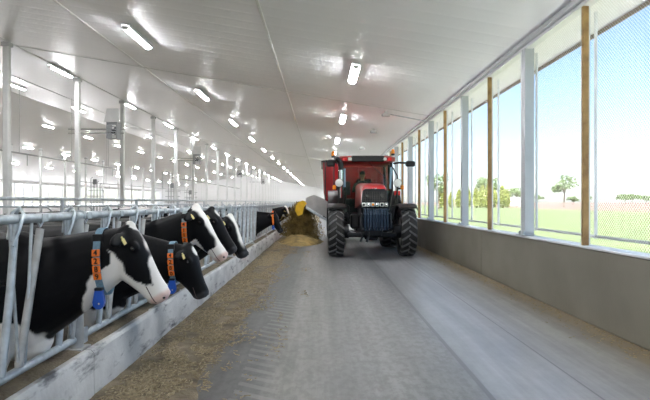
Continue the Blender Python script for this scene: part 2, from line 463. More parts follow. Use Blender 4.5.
M_POST = mat('post_steel', (.47, .50, .53), .5, .4, var=.06, scale=3)
g.box((XR+.07, -.07, (ZT+.95)/2), (.14, .008, hz)); g.box((XR+.07, .07, (ZT+.95)/2), (.14, .008, hz)); g.box((XR-.004, 0, (ZT+.95)/2), (.008, .148, hz))
st_me = g.mesh('steel_post', (XR, 0, 0), None); st_me.materials.append(M_POST)
ft_me = MB().box((XR+.03, 0, .97), (.22, .26, .012)).box((XR-.03, .09, 1.0), (.03, .03, .06)).box((XR-.03, -.09, 1.0), (.03, .03, .06)).mesh('foot_plate', (XR, 0, 0), None)
ft_me.materials.append(M_GALV)
wd2 = MB().box((XR+.10, .115, (ZT+.95)/2), (.15, .07, hz)).mesh('wooden_stud', (XR, 0, 0), None); wd2.materials.append(M_WOOD)
def child(me, name, parent, y):
    o = bpy.data.objects.new(name, me); COL.objects.link(o); o.parent = parent; o.location = (0, y, 0); return o
k0 = int((Y0-YP)/PSP)
kk = k0
wn = 1
while YP+kk*PSP < Y1-2:
    y = YP+kk*PSP
    if kk % 2 == 0:
        child(wood_me, 'wooden_post', wr, y); child(wh_me, 'white_jamb', wr, y)
    else:
        child(st_me, 'steel_post', wr, y); child(ft_me, 'foot_plate', wr, y); child(wd2, 'wooden_stud', wr, y)
        o = child(wh_me, 'white_jamb', wr, y+.14)
    # the opening beyond this post: netting held on a pipe frame
    wi = empty('window_%d' % wn, (XR+.17, y, 0), kind='structure'); wn += 1
    nb = MB().add([(XR+.17, y, .95), (XR+.17, y+PSP, .95), (XR+.17, y+PSP, ZT+.02), (XR+.17, y, ZT+.02)], [(0, 1, 2, 3)])
    nb.build('netting', M_NET, wi, None)
    MB().tube([(XR+.3, y+.22, 1.02), (XR+.3, y+.22, ZT)], .022, 8).build('frame_pipe', M_ALU, wi)
    MB().tube([(XR+.3, y, 1.05), (XR+.3, y+PSP, 1.05)], .02, 8).build('bottom_pipe', M_PIPE, wi)
    kk += 1

# far long wall on the left, seen between the columns: low wall, posts and open curtain side
wl = empty('wall_left', (XL, 0, 0), kind='structure')
MB().box((XL-.1, (Y0+Y1)/2, .5), (.2, Y1-Y0, 1.0)).build('low_wall', M_WHITE, wl, None)
MB().box((XL-.1, (Y0+Y1)/2, ZE-.15), (.2, Y1-Y0, .3)).build('header', M_WHITE, wl, None)
pm_ = MB().box((XL-.1, 0, 2.4), (.16, .16, 3.2)).mesh('post', (XL, 0, 0), None); pm_.materials.append(M_STEELW)
y = 44.0
while y < Y1:
    child(pm_, 'post', wl, y); y += 1.95
MB().tube([(XL+.1, Y0, 1.75), (XL+.1, Y1, 1.75)], .05, 6).build('curtain_pipe', M_STEELW, wl)
# gable end and the gable behind the camera
for nm, yy in (('wall_end', Y1), ('wall_back', Y0)):
    gb = MB().prism([(XL, 0), (XR, 0), (XR, ZE), (XRIDGE, zceil(XRIDGE)), (XL, ZE)], 'y', yy, yy+.2*(1 if yy > 0 else -1))
    tag(gb.build(nm, M_WHITE, None, None), kind='structure')

# columns
def column(x, base):
    mb = MB(); zt = zceil(x)-.02
    mb.box((x, 0, zt/2), (.17, .17, zt), bev=.02)
    return mb
for x, nm, ya, n in ((-9.24, 'near', 15.25-4.41*3, 26), (2*XRIDGE+9.24, 'far', 15.25-4.41, 24)):
    ref = column(x, 0); me = ref.mesh('shaft', (x, 0, 0), None); me.materials.append(M_STEELW)
    cap = MB().box((x, 0, zceil(x)-.12), (.24, .24, .12), bev=.01).mesh('cap', (x, 0, 0), None); cap.materials.append(M_GREYTRIM)
    foot = MB().box((x, 0, .02), (.34, .34, .04)).mesh('base_plate', (x, 0, 0), None); foot.materials.append(M_GALV)
    vis = 0
    for i in range(n):
        y = ya+i*4.41
        u = 322+F*x/y if y > 0 else -1
        if u < -60: continue
        if nm == 'near':
            lab = 'white steel column of the nearer row, %s from the left edge of the photo' % ORD[vis] if vis < 11 else 'slim white steel column far down the nearer row'
        else:
            lab = 'white steel column of the farther row beyond the ridge, %s from the left' % ORD[vis] if vis < 8 else 'slim white steel column far down the farther row'
        vis += 1
        c = empty('column', (x, y, 0), label=lab, cat='column', group='columns of the %ser row' % ('near' if nm == 'near' else 'farth'))
        child(me, 'shaft', c, 0); child(cap, 'cap', c, 0); child(foot, 'base_plate', c, 0)

# ------------------------------------------------------------------ ceiling lamps
def lamp_parts(x):
    z = zceil(x); R = Matrix.Rotation(math.atan(SL) if x > XRIDGE else -math.atan(SL), 3, 'Y')
    L_ = 1.5
    def loc(mb): return mb
    hs = MB(); hs.prism([(-.085, -.046), (.085, -.046), (.097, -.06), (.097, -.124), (.088, -.124), (.082, -.085), (-.082, -.085), (-.088, -.124), (-.097, -.124), (-.097, -.06)], 'y', -L_/2, L_/2)
    df = MB()
    prof = [(-.08, -.087), (-.084, -.12), (-.078, -.138), (-.045, -.160), (0, -.168), (.045, -.160), (.078, -.138), (.084, -.12), (.08, -.087)]
    df.prism(prof, 'y', -L_/2+.05, L_/2-.05)
    ecs = []
    for s in (-1, 1): ec = MB(); ecs.append(ec); ec.prism([(-.075, -.095), (-.07, -.145), (-.03, -.172), (.03, -.172), (.07, -.145), (.075, -.095)], 'y', s*(L_/2-.05), s*(L_/2+.01))
    brs = [MB().box((0, s*.5, -.03), (.05, .05, .06)) for s in (-1, 1)]
    out = []
    for nm, mb, m in (('housing', hs, M_LAMPBODY), ('diffuser', df, M_LAMP), *[('end_cap', e_, M_LAMPBODY) for e_ in ecs], *[('bracket', b_, M_GALV) for b_ in brs]):
        mb.v = [tuple(R @ Vector(q)) for q in mb.v]
        me = mb.mesh(nm, (0, 0, 0), 35); me.materials.append(m); out.append((nm, me))
    return out
ROWS = [(.75, 'above the tractor lane'), (-4.2, 'above the cow heads'), (-9.2, 'along the nearer columns'), (-14.6, 'just before the ridge'),
        (-19.9, 'just beyond the ridge'), (-25.0, 'along the farther columns'), (-30.0, 'nearest the far long wall')]
for x, where in ROWS:
    parts = lamp_parts(x); vis = 0
    for k in range(-2, 17):
        y = 11.9+6.45*k
        if x < -14 and (y <= 0 or 322+F*x/y < -60): continue
        t = empty('ceiling_lamp', (x, y, zceil(x)), cat='lamp', group='ceiling lamps in the row '+where)
        seen = y > 0 and 322+F*x/y > -8 and 202-F*(zceil(x)-EYE)/y > -8
        if seen and vis < 7: t['label'] = 'long white ceiling lamp %s, %s from the camera' % (where, ORD[vis])
        elif seen: t['label'] = 'small distant ceiling lamp far along the row ' + where
        else: t['label'] = 'white ceiling lamp %s, out of the photo' % where
        vis += seen
        for nm, me in parts:
            o = bpy.data.objects.new(nm, me); COL.objects.link(o); o.parent = t

# small devices under the ceiling of the tractor lane
def ceiling_camera(u, v_, X, lab, arm=None):
    Y = (zceil(X)-.12-EYE)*F/(202-v_)
    x = (u-322)*Y/F
    t = empty('ceiling_camera', (x, Y, zceil(x)), label=lab, cat='camera', group='small devices under the ceiling')
    z = zceil(x)
    MB().box((x, Y, z-.03), (.10, .10, .06), bev=.01).build('mount', M_LAMPBODY, t)
    MB().lathe([(-.12, .045), (-.10, .055), (.10, .055), (.12, .04)], (x, Y, z-.12), 'x', 12).build('housing', M_GREYTRIM, t)
    MB().ell((x-.12, Y, z-.12), (.02, .04, .04)).build('lens', M_BLACK, t)
    if arm:
        xe = XR-.03
        MB().tube([(x, Y, z-.07), (xe, Y, zceil(xe)-.10)], .018, 8).build('conduit', M_GALV, t)
ceiling_camera(386, 113, 1.6, 'small grey ceiling device with a conduit running to the window wall', True)
ceiling_camera(374, 131, 1.8, 'small grey ceiling device without conduit, nearer the tractor roof beacon')
ceiling_camera(362, 147, 1.55, 'smallest grey ceiling device just above the tractor roof')

# circulation fans beside the near columns
for i, Y in enumerate((21.6, 36.0, 54.6, 76.0)):
    x = -9.24-.02; x0 = x; z = 4.35
    t = empty('circulation_fan', (x, Y, z), label=['box fan with a white hood hung highest at the left', 'box fan on two bars, second from the left',
              'small distant box fan, third from the left', 'tiny far box fan, last of the row'][i], cat='fan', group='fans along the nearer columns')
    off = .55
    cs = MB(); yc = Y+.0; xc = x+.62
    for s in (-1, 1):
        cs.box((xc+s*.20, yc, z+.1), (.04, .5, .68)); cs.box((xc, yc, z+.1+s*.32), (.44, .5, .04))
    cs.build('case', M_FAN, t, None)
    for q in range(6):
        MB().box((xc, yc-.25, z-.14+q*.095), (.38, .02, .045)).build('louvre', M_FAN, t, None)
    bl = MB(); bl.lathe([(-.05, .07), (.05, .07)], (xc, yc, z+.1), 'y', 12)
    for q in range(5):
        a = q*2*PI/5; R = Matrix.Rotation(a, 3, 'Y') @ Matrix.Rotation(.5, 3, 'Z')
        bl.box(Vector((xc, yc, z+.1))+Matrix.Rotation(a, 3, 'Y') @ Vector((.10, 0, 0)), (.14, .015, .07), R)
    bl.build('blades', M_DARK, t)
    MB().add([(xc-.31, yc-.25, z+.44), (xc+.31, yc-.25, z+.44), (xc+.38, yc-.5, z+.95), (xc-.1, yc-.5, z+.95),
              (xc-.31, yc-.23, z+.44), (xc+.31, yc-.23, z+.44), (xc+.38, yc-.48, z+.95), (xc-.1, yc-.48, z+.95)],
             [(0, 1, 2, 3), (7, 6, 5, 4), (0, 4, 5, 1), (1, 5, 6, 2), (2, 6, 7, 3), (3, 7, 4, 0)]).build('hood', M_STEELW, t, None)
    for q in (0, 1):
        MB().tube([(x-1.3, yc+.05, z+.02+q*.16), (xc+.4, yc+.05, z+.02+q*.16)], .025, 6).build('mounting_bar', M_PIPE, t)

# ------------------------------------------------------------------ curb and alley
cb = empty('feed_curb', (-1.74, 0, 0), label='long pale concrete feed curb under the cow headlocks', cat='curb')
yy = 3.98-3.33*3; n = 0
while yy < Y1:
    a = yy+.004; b = min(yy+3.33, Y1)-.004
    mb = MB()
    rings = []
    m_ = 9
    for j in range(m_+1):
        q = a+(b-a)*j/m_
        d = lambda s: .010*noise.noise(Vector((q*1.7, s*9.1, 3)))
        rings.append([Vector(p_) for p_ in ((-1.74+d(1)*.6, q, -.05), (-1.745+d(2), q, .18), (-1.75+d(3), q, .345+d(4)), (-1.768, q, .372+d(5)),
                                            (-1.93, q, .375+d(6)), (-2.02, q, .36), (-2.03, q, -.05))])
    mb.loft(rings)
    mb.build('curb_block', M_CURB, cb, 30); yy += 3.33
dm = MB()
rows = []
for j in range(260):
    q = 1.8+j*.11 if j < 200 else 23.8+(j-200)*1.2
    rows.append([Vector((-2.06+.052*i, q, .379+.03*max(0, noise.noise(Vector((i*.7, q*2.5, 0)))+.62-.12*i)*(1 if i < 5 else -.3)*(0.6 if i == 0 else 1))) for i in range(6)])
N_ = 6
vv = [p_ for r in rows for p_ in r]
dm.add(vv, [(i*N_+k, i*N_+k+1, (i+1)*N_+k+1, (i+1)*N_+k) for i in range(len(rows)-1) for k in range(N_-1)])
d_o = dm.build('dirt_crust', M_DIRT, cb, 180); tag(d_o, kind='stuff')

# ------------------------------------------------------------------ headlock panels
RX = -1.88; ZTOP = 1.395; ZBOT = .455; PIT = .666
YS = 3.59                     # middle of the opening of the first cow
def headlock_meshes():
    out = {}
    z0, z1 = ZBOT, ZTOP
    t = MB(); t.tube([(0, 0, z1), (0, 3.33, z1)], .031, 12); out['top_rail'] = t
    b = MB(); b.tube([(0, .05, z0), (0, 3.28, z0)], .028, 12); out['bottom_rail'] = b
    p = MB(); p.tube([(0, 0, .378), (0, 0, z1-.02)], .052, 14); p.box((0, 0, .384), (.15, .17, .012)); out['post'] = p
    cl = MB()
    for s in (1,):
        pts = [(.036*math.cos(a), s*.065, z1+.036*math.sin(a)) for a in [i*2*PI/12 for i in range(13)]]
        cl.tube(pts, .008, 6)
    out['clamp'] = cl; out['bolt_plate'] = MB().box((.03, .07, z0+.01), (.012, .09, .12))
    # bars of one stall, relative to the middle of the neck opening
    nb = MB(); nb.tube([(.0, -.12, z1-.075), (.0, -.365, z0+.02)], .026, 10); out['neck_bar'] = nb
    hg = MB()
    hg.tube([(0, -.12, z1-.06), (.0, -.09, z1-.03), (0, -.075, z1)], .007, 6); hg.tube([(0, -.12, z1-.06), (0, -.15, z1-.03), (0, -.165, z1)], .007, 6)
    hg.box((.033, -.12, z1), (.006, .075, .05)); out['hanger'] = hg
    rd = MB(); rd.tube([(0, -.22, z1), (0, -.30, z0)], .010, 8); out['lock_rod'] = rd
    sw = MB(); sw.tube([(0, .27, z1+.02), (.0, .215, .98), (0, .12, z0)], [.022, .024, .024], 10); out['swing_bar'] = sw
    fx = MB(); fx.tube([(0, .17+.03, z1), (0, .13+.17, z0)], .010, 8); out['upright'] = fx
    lt = MB(); lt.tube([(.02, .20, z1-.16), (.035, .24, z1-.07), (.042, .28, z1+.03), (.0, .31, z1+.07), (-.035, .295, z1+.0)], .012, 6)
    lt.tube([(-.02, .22, z1-.12), (-.03, .28, z1+.04), (.0, .31, z1+.07)], .009, 6); out['latch'] = lt
    return out
HM = {}
for nm, mb in headlock_meshes().items():
    me = mb.mesh(nm, (0, 0, 0), 50); me.materials.append(M_GALV2 if nm in ('post', 'neck_bar') else M_GALV); HM[nm] = me
PAN_Y = 3.98
pi_ = 0
for i in range(-1, 33):
    y = PAN_Y+i*3.33
    if y > Y1-3: break
    if i < 0: lab = 'galvanised headlock panel nearest the camera, around the numbered cow'
    elif i < 9: lab = 'galvanised headlock panel in the feed fence, %s past the near post' % ORD[i]
    else: lab = 'small distant headlock panel far along the feed fence'
    t = empty('headlock_panel', (RX, y, 0), label=lab, cat='feed fence', group='headlock panels of the feed fence')
    def put(nm, dy, dx=0):
        o = bpy.data.objects.new(nm, HM[nm]); COL.objects.link(o); o.parent = t; o.location = (dx, dy, 0)
    put('top_rail', 0); put('bottom_rail', 0); put('post', 0); put('clamp', 0); put('clamp', -.13); put('bolt_plate', 0)
    for s in range(5):
        yc = YS-PAN_Y+PIT*(s+1)       # openings of this panel
        for nm in ('neck_bar', 'lock_rod', 'swing_bar') + (('hanger', 'upright', 'latch') if i < 9 else ()):
            put(nm, yc)

# ------------------------------------------------------------------ pipes and stalls deeper in the barn
t = empty('neck_rail', (-5.0, 0, 0), label='long light pipe rail running behind the cows at eye height', cat='rail')
MB().tube([(-5.0, 4, 1.555), (-5.0, 100, 1.555)], .03, 8).build('pipe', M_GALV, t)
for k in range(24):
    MB().tube([(-5.0, 6+k*4, 0), (-5.0, 6+k*4, 1.56)], .035, 8).build('post', M_GALV, t)
dv = MB(); dv.tube([(0, 0, 0), (0, 0, 1.3), (.1, 0, 1.38), (1.5, 0, 1.36), (1.62, 0, 1.26), (1.5, 0, .62), (1.1, 0, .42), (.1, 0, .4), (0, 0, .4)], .028, 8)
dme = dv.mesh('stall_divider', (0, 0, 0), 60); dme.materials.append(M_GALV)
for k in range(16):
    o = bpy.data.objects.new('stall_divider', dme); COL.objects.link(o); o.location = (-8.9, 14+k*1.25, 0)
    tag(o, 'bent pipe stall divider behind the cow backs, %s from the left' % ORD[k], 'stall divider', 'stall dividers behind the cows')
for i, (x, z, ya, yb, lab) in enumerate(((-13.0, 3.6, 20, 34, 'thin overhead pipe crossing behind the two leftmost columns'),
                                       (-19.0, 3.1, 40, 75, 'thin overhead pipe deeper in the barn behind the second column'),
                                       (-9.5, 3.05, 33, 60, 'thin overhead pipe along the nearer columns'))):
    t = empty('overhead_pipe', (x, ya, z), label=lab, cat='pipe', group='overhead pipes')
    MB().tube([(x, ya, z), (x, yb, z)], .035, 8).build('run', M_PIPE, t)
    for q in range(3):
        yq = ya+(yb-ya)*(q+.5)/3
        MB().tube([(x, yq, z), (x, yq, zceil(x))], .008, 6).build('hanger_rod', M_PIPE, t)
        MB().tube([(x, yq+.6, z), (x, yq+.6, z-.5)], .018, 6).build('drop', M_PIPE, t)
# pipe manifolds standing at the columns
for i, (x, y, h, lab) in enumerate(((-9.6, 33.4, 2.75, 'cluster of upright grey pipes and valves beside the fifth column'),
                                  (-9.6, 38.0, 2.4, 'lower cluster of grey pipes just right of the pipe cluster'),
                                  (-13.5, 31.0, 2.9, 'tall slim pipe stand with a small grey box on top'))):
    t = empty('pipe_stand', (x, y, 0), label=lab, cat='pipe stand', group='pipe stands at the columns')
    for q in range(4): MB().tube([(x+.18*q-.27, y, 0), (x+.18*q-.27, y, h-.12*q), (x+.18*q-.17, y, h-.12*q+.08)], .03, 8).build('riser', M_PIPE, t)
    for q in range(3): MB().tube([(x-.45, y-.05, 1.5+.35*q), (x+.5, y-.05, 1.5+.35*q)], .022, 8).build('cross_pipe', M_PIPE, t)
    MB().box((x, y-.08, h-.2), (.22, .12, .3), bev=.01).build('valve_box', M_FAN, t)

# ------------------------------------------------------------------ cows
def sring(c, side, up, hw, hu, hd, n=22, e=2.3):
    out = []
    for k in range(n):
        a = 2*PI*k/n; ca, sa = math.cos(a), math.sin(a)
        x = math.copysign(abs(ca)**(2/e), ca)*hw
        z = math.copysign(abs(sa)**(2/e), sa)
        z *= hu if z > 0 else hd
        out.append(c+side*x+up*z)
    return out
def remesh(mb, voxel, iters=3):
    me = mb.mesh('tmp'); o = bpy.data.objects.new('tmp', me); COL.objects.link(o)
    r = o.modifiers.new('r', 'REMESH'); r.mode = 'VOXEL'; r.voxel_size = voxel; r.use_smooth_shade = True
    s = o.modifiers.new('s', 'SMOOTH'); s.factor = .5; s.iterations = iters
    dg = bpy.context.evaluated_depsgraph_get(); dg.update()
    new = bpy.data.meshes.new_from_object(o.evaluated_get(dg))
    bpy.data.objects.remove(o); bpy.data.meshes.remove(me)
    return new
def smooth01(a, b, x):
    t = max(0., min(1., (x-a)/(b-a))); return t*t*(3-2*t)
WHITE = Vector((.80, .775, .74)); BLK = Vector((.0035, .0036, .005)); PINK = Vector((.66, .42, .36)); GREYM = Vector((.05, .05, .055))

def make_cow(X, Y, label, poll, nose, voxel=.014, face='black', seed=0, collar=None, digits=None, rz=0.0, tag_ear=True, body_white=.0, group='cows feeding at the headlocks', width=.94, zf=.0, roll=0.0):
    """poll and nose are (x ahead of the shoulder point, sideways, height)"""
    base = Vector((X, Y, zf))
    mb = MB(); S = Vector((0, 1, 0)); U = Vector((0, 0, 1)); V = Vector
    trunk = [(-1.70, 1.18, .98, .06), (-1.66, 1.33, .86, .17), (-1.55, 1.41, .72, .25), (-1.40, 1.43, .60, .29), (-1.2, 1.42, .56, .30), (-.95, 1.41, .53, .325), (-.65, 1.40, .50, .345),
             (-.35, 1.41, .50, .325), (-.1, 1.43, .50, .28), (.06, 1.42, .50, .25), (.18, 1.36, .54, .20), (.26, 1.26, .62, .12)]
    rings = []; ZS = .915
    for x, zt, zb, hw in trunk:
        zt *= ZS; zb *= ZS
        rings.append(sring(V((x, 0, (zt+zb)/2)), S, U, hw*width, (zt-zb)/2, (zt-zb)/2, 24, 2.4))
    mb.loft(rings)
    P = V(poll); Nn = V(nose); d = (Nn-P); L = d.length; d.normalize()
    # face normal: in the head's own upright plane
    sd_ = d.cross(U)
    if sd_.length < .05: sd_ = V((0, -1, 0))
    sd_.normalize(); u = sd_.cross(d).normalized()
    if roll:
        Rr = Matrix.Rotation(roll, 3, d); sd_ = Rr @ sd_; u = Rr @ u
    k = L/.66
    kw = max(.93, k); H = lambda t, a, b: P+d*(t*k)+u*(a*kw)+sd_*(b*kw)         # head coordinates: along, front, sideways
    # neck
    E = H(.15, -.13, 0); A0 = V((.02, 0, .89)); c1 = A0+V((.30, 0, .06)); c2 = E-((E-A0).normalized()*.12+(-u*.18)*.5*0)-V((0.10, 0, 0))
    neck = []
    for i in range(13):
        t = i/12
        q = A0*(1-t)**3+c1*3*t*(1-t)**2+c2*3*t*t*(1-t)+E*t**3
        neck.append(q)
    nr = []
    for i, q in enumerate(neck):
        a = neck[max(0, i-1)]; b = neck[min(12, i+1)]; tg = (b-a).normalized()
        s2 = U.cross(tg).normalized(); u2 = tg.cross(s2).normalized(); t = i/12
        hd = .40*(1-t)**1.25+.165*(1-(1-t)**1.25); hw = (.235*(1-t)**1.1+.095*(1-(1-t)**1.1))
        nr.append((q, s2, u2, hw, hd)); 
    mb.loft([sring(q, s2, u2, hw, hd*.97, hd*1.03, 22, 2.15) for q, s2, u2, hw, hd in nr])
    # head
    hs = [(-.045, -.045, .10, .035), (-.03, -.012, .13, .065), (.02, .004, .185, .088), (.09, .014, .235, .104), (.17, .016, .275, .112), (.25, .008, .29, .106), (.33, .0, .275, .090),
          (.42, -.006, .238, .076), (.50, -.008, .205, .070), (.565, -.004, .185, .074), (.62, -.006, .170, .082), (.655, -.022, .150, .078), (.678, -.05, .125, .05)]
    mb.loft([sring(H(t, (f-dp)/2, 0), sd_, u, hw*kw, (f+dp)/2*kw, (f+dp)/2*kw, 22, 2.35) for t, f, dp, hw in hs])
    Rh = Matrix((d, sd_, u)).transposed()
    for s in (-1, 1):
        mb.ell(H(.165, -.038, s*.094), (.05*k, .028*k, .036*k), Rh)            # brow
        mb.ell(H(.625, -.05, s*.052), (.035*k, .035*k, .04*k), Rh)             # nostril wing
        mb.ell(H(.24, -.18, s*.062), (.11*k, .045*k, .075*k), Rh)              # cheek
        # ear: a leaf leaving the side of the head
        e0 = H(.035, -.055, s*.07); ed = (sd_*s*.86-u*.30+V((0, 0, -.26))).normalized()
        en = ed.cross(d).normalized(); ew = en.cross(ed).normalized()
        mb.loft([sring(e0+ed*(a*k), ew, en, wv*k, .019*k, .019*k, 12, 2.0) for a, wv in ((-.01, .026), (.03, .036), (.08, .056), (.13, .058), (.17, .044), (.20, .018))])
    mb.ell(H(.60, -.155, 0), (.06*k, .055*k, .03*k), Rh)                       # chin
    mb.ell(H(-.015, -.03, 0), (.05*k, .055*k, .05*k), Rh)                      # poll tuft
    # legs
    for s in (-1, 1):
        w_ = s*.155*width/.94
        mb.tube([(-.02, w_*.9, .95), (.02, w_*1.05, .68), (-.03, w_, .40), (-.03, w_, .36), (-.04, w_, .14), (-.01, w_, .07), (.02, w_, .0)], [.17, .125, .062, .058, .043, .055, .066], 12)
        mb.tube([(-1.36, w_*.9, 1.05), (-1.30, w_*1.1, .78), (-1.46, w_*1.1, .52), (-1.50, w_*1.1, .46), (-1.47, w_*1.1, .16), (-1.44, w_*1.1, .07), (-1.41, w_*1.1, .0)], [.22, .15, .066, .06, .045, .056, .066], 12)
    mb.ell((-1.12, 0, .50), (.20, .15, .13)); mb.ell((.05, 0, .56), (.22, .12, .16))
    mb.tube([(-1.66, 0, 1.34), (-1.76, 0, 1.22), (-1.78, 0, .9), (-1.77, 0, .55), (-1.76, 0, .42)], [.045, .034, .022, .035, .012], 8)
    me = remesh(mb, voxel)
    # coat colours
    ca = me.color_attributes.new('coat', 'FLOAT_COLOR', 'POINT')
    cols = []
    so = V((seed*7.3, seed*3.1, seed*1.7))
    for vtx in me.vertices:
        q = vtx.co
        r = q-P; t = r.dot(d)/k; f = r.dot(u)/kw; b = r.dot(sd_)/kw
        nz = noise.noise(q*6.5+so)*.5+noise.noise(q*15+so)*.22
        wb_ = 0.0; pk = 0.0
        head = t > -.09 and f > -.33 and r.length < .85 and abs(b) < .24
        inhead = (t > -.06 and f > -.285 and abs(b) < .128 and t < .72)
        if face == 'hero':
            if inhead:
                # black mask over eye and cheek; white blaze, jaw and muzzle
                tt = [(-.1, -.26), (.04, -.215), (.12, -.175), (.20, -.175), (.30, -.19), (.40, -.185), (.55, -.17)]
                fl = tt[-1][1]
                for (ta, fa), (tb, fb) in zip(tt, tt[1:]):
                    if ta <= t < tb: fl = fa+(fb-fa)*(t-ta)/(tb-ta)
                fu = -.030-.025*smooth01(.30, .50, t)+.04*smooth01(.20, .10, abs(t-.17))
                dk = smooth01(.006, -.006, f-fu+nz*.04)*smooth01(-.006, .006, f-fl+nz*.08)*smooth01(.006, -.006, t-.49-nz*.12+max(0, -f-.11)*.9)
                wb_ = 1-dk
                if t < .07 and abs(b) > .045: wb_ = 0
            else:
                zt_ = .76-.20*smooth01(.05, .30, q.x)+.46*smooth01(.40, .60, q.x)+nz*.20
                wb_ = smooth01(.015, -.015, q.z-zt_)
            ex = abs(b) > .115 and t < .2 and t > -.2
            if ex: wb_ = 0
        elif face == 'blaze':
            if inhead:
                wd = .055+.02*math.sin(t*9)+max(0, t-.42)*.35+max(0, .06-t)*.5
                if f > -.06: wb_ = smooth01(wd+.012, wd-.012, abs(b)+nz*.02)
                if t > .50+nz*.05: wb_ = 1
                if f < -.2 and t > .3: wb_ = 1
        elif face == 'strip':
            if inhead and f > -.06:
                wd = .028+max(0, .12-t)*.15
                wb_ = smooth01(wd+.012, wd-.012, abs(b-.01)+nz*.025)*smooth01(.60, .40, t)
        elif face == 'star':
            if inhead and f > -.05: wb_ = smooth01(1.2, .7, ((t-.07)/.07)**2+(b/.045)**2+nz)
        if body_white > 0 and not inhead and face != 'hero' and abs(b) < 9:
            n2 = noise.noise(V((q.x*1.6, q.y*1.3, q.z*1.4))+so*1.3)+.25*noise.noise(q*5+so)
            wb_ = max(wb_, smooth01(.02, -.02, body_white*-1.0+.42+n2-.0) if r.length > .30 else 0)
        elif not inhead and face != 'hero' and q.x < .3:
            wb_ = max(wb_, smooth01(.02, -.02, q.z-.5+nz*.2))
        c = BLK.lerp(WHITE, wb_)
        if inhead and t > .585:
            m_ = smooth01(.585, .63, t)*(1 if f > -.14 else .5)
            c = c.lerp(PINK if wb_ > .5 else GREYM, m_*.75)
        if q.z < .075: c = V((.05, .045, .035))
        if face != 'hero' and q.z < .35: c = c*.8+V((.02, .014, .008))
        cols += [c.x, c.y, c.z, 1.0]
    ca.data.foreach_set('color', cols)
    me.materials.append(M_COAT); me.name = 'body'
    t = empty('cow', base, rz, label=label, cat='cow', group=group)
    def part(mb_, nm, m, sm=60, parent=None):
        me_ = mb_.mesh(nm, (0, 0, 0), sm); me_.materials.append(m)
        o = bpy.data.objects.new(nm, me_); COL.objects.link(o); o.parent = parent or t; return o
    bo = bpy.data.objects.new('body', me); COL.objects.link(bo); bo.parent = t
    for s in (-1, 1):
        part(MB().ell(H(.172, -.052, s*.108), (.023*k, .015*k, .019*k), Rh), 'eye', M_EYE, 180)
        part(MB().ell(H(.648, -.045, s*.055), (.016*k, .022*k, .013*k), Rh, 10, 6), 'nostril', M_INK, 180)
    if voxel < .019:
        from mathutils.bvhtree import BVHTree
        bvh = BVHTree.FromPolygons([v_.co.copy() for v_ in me.vertices], [tuple(p_.vertices) for p_ in me.polygons])
        for s in (-1, 1):
            pts = []
            for tq in (.50, .535, .57, .605, .64, .662):
                h_ = bvh.ray_cast(H(tq, -.115+.10*max(0, tq-.60), s*.3), -sd_*s)
                if h_[0] is not None: pts.append(h_[0]+sd_*s*.001)
            if len(pts) > 2: part(MB().tube(pts, .0035, 6), 'mouth_line', mat('dark_mouth', (.06, .04, .04), .7))
    if tag_ear:
        for s in (-1, 1):
            e0 = H(.035, -.055, s*.07); ed = (sd_*s*.86-u*.30+V((0, 0, -.26))).normalized()
            en = ed.cross(d).normalized()
            cpt = e0+ed*(.10*k)+u*.024+d*.03
            Rt = Matrix((ed, d, u)).transposed()
            part(MB().box(cpt, (.028, .042, .005), Rt, .002).box(cpt-d*.028, (.014, .02, .005), Rt, .002), 'ear_tag', M_TAGY, None)
    if collar:
        xw, mcol = collar                      # world x where the strap crosses the middle of the neck
        from mathutils.bvhtree import BVHTree
        bv = BVHTree.FromPolygons([v_.co.copy() for v_ in me.vertices], [tuple(p_.vertices) for p_ in me.polygons])
        xl_ = xw-X; q = min(neck, key=lambda n_: abs(n_.x-xl_)).copy()
        s2 = V((0, 1, 0)); Ub = V((-.06, 0, 1)).normalized(); fwd = s2.cross(Ub).normalized()
        q.x = xl_
        def P_(a, g_):
            dr = s2*math.cos(a)+Ub*math.sin(a)
            h_ = bv.ray_cast(q+dr*.7, -dr)
            return (h_[0] if h_[0] is not None else q+dr*.2)+dr*g_
        hdv = (P_(PI/2, 0)-P_(-PI/2, 0)).length/2; q = (P_(PI/2, 0)+P_(-PI/2, 0))/2
        st = MB(); ro = []
        NB = 64; hwid = .024
        for i in range(NB+1):
            a = 2*PI*i/NB
            ro.append([P_(a, .008)+fwd*hwid, P_(a, .013)+fwd*hwid, P_(a, .013)-fwd*hwid, P_(a, .008)-fwd*hwid])
        st.loft(ro, False); co = part(st, 'collar', mcol, 50)
        # camera side is -y of the cow: find angles on that side by height
        sgn = -1
        def at_h(h):            # h in -1..1 of the half depth on the camera side
            a = math.asin(max(-1, min(1, h)))
            return a if sgn > 0 else PI-a
        th = math.copysign
        nd = 4
        hh = .047; zc = .10*hdv
        for j in range(nd):
            z = zc+hh*(1.5-j)*1.0-.03
            a = PI/2; best = 9
            for i_ in range(60):
                aa = PI/2+PI*i_/60; zz = (P_(aa, 0)-q).dot(Ub)
                if abs(zz-z) < best: best = abs(zz-z); a = aa
            pc = P_(a, .020); pu = (P_(a+.06*(1 if sgn > 0 else -1), .02)-P_(a-.06*(1 if sgn > 0 else -1), .02)).normalized()
            fw = fwd if fwd.x > 0 else -fwd
            nn = pu.cross(fw).normalized()
            if nn.y > 0: nn = -nn
            rt = pu.cross(nn).normalized()
            if rt.x < 0: rt = -rt
            Rt = Matrix((rt, pu, nn)).transposed()
            pl = part(MB().box(pc, (.052, hh*.98, .012), Rt, .003), 'number_block', M_ORANGE, None)
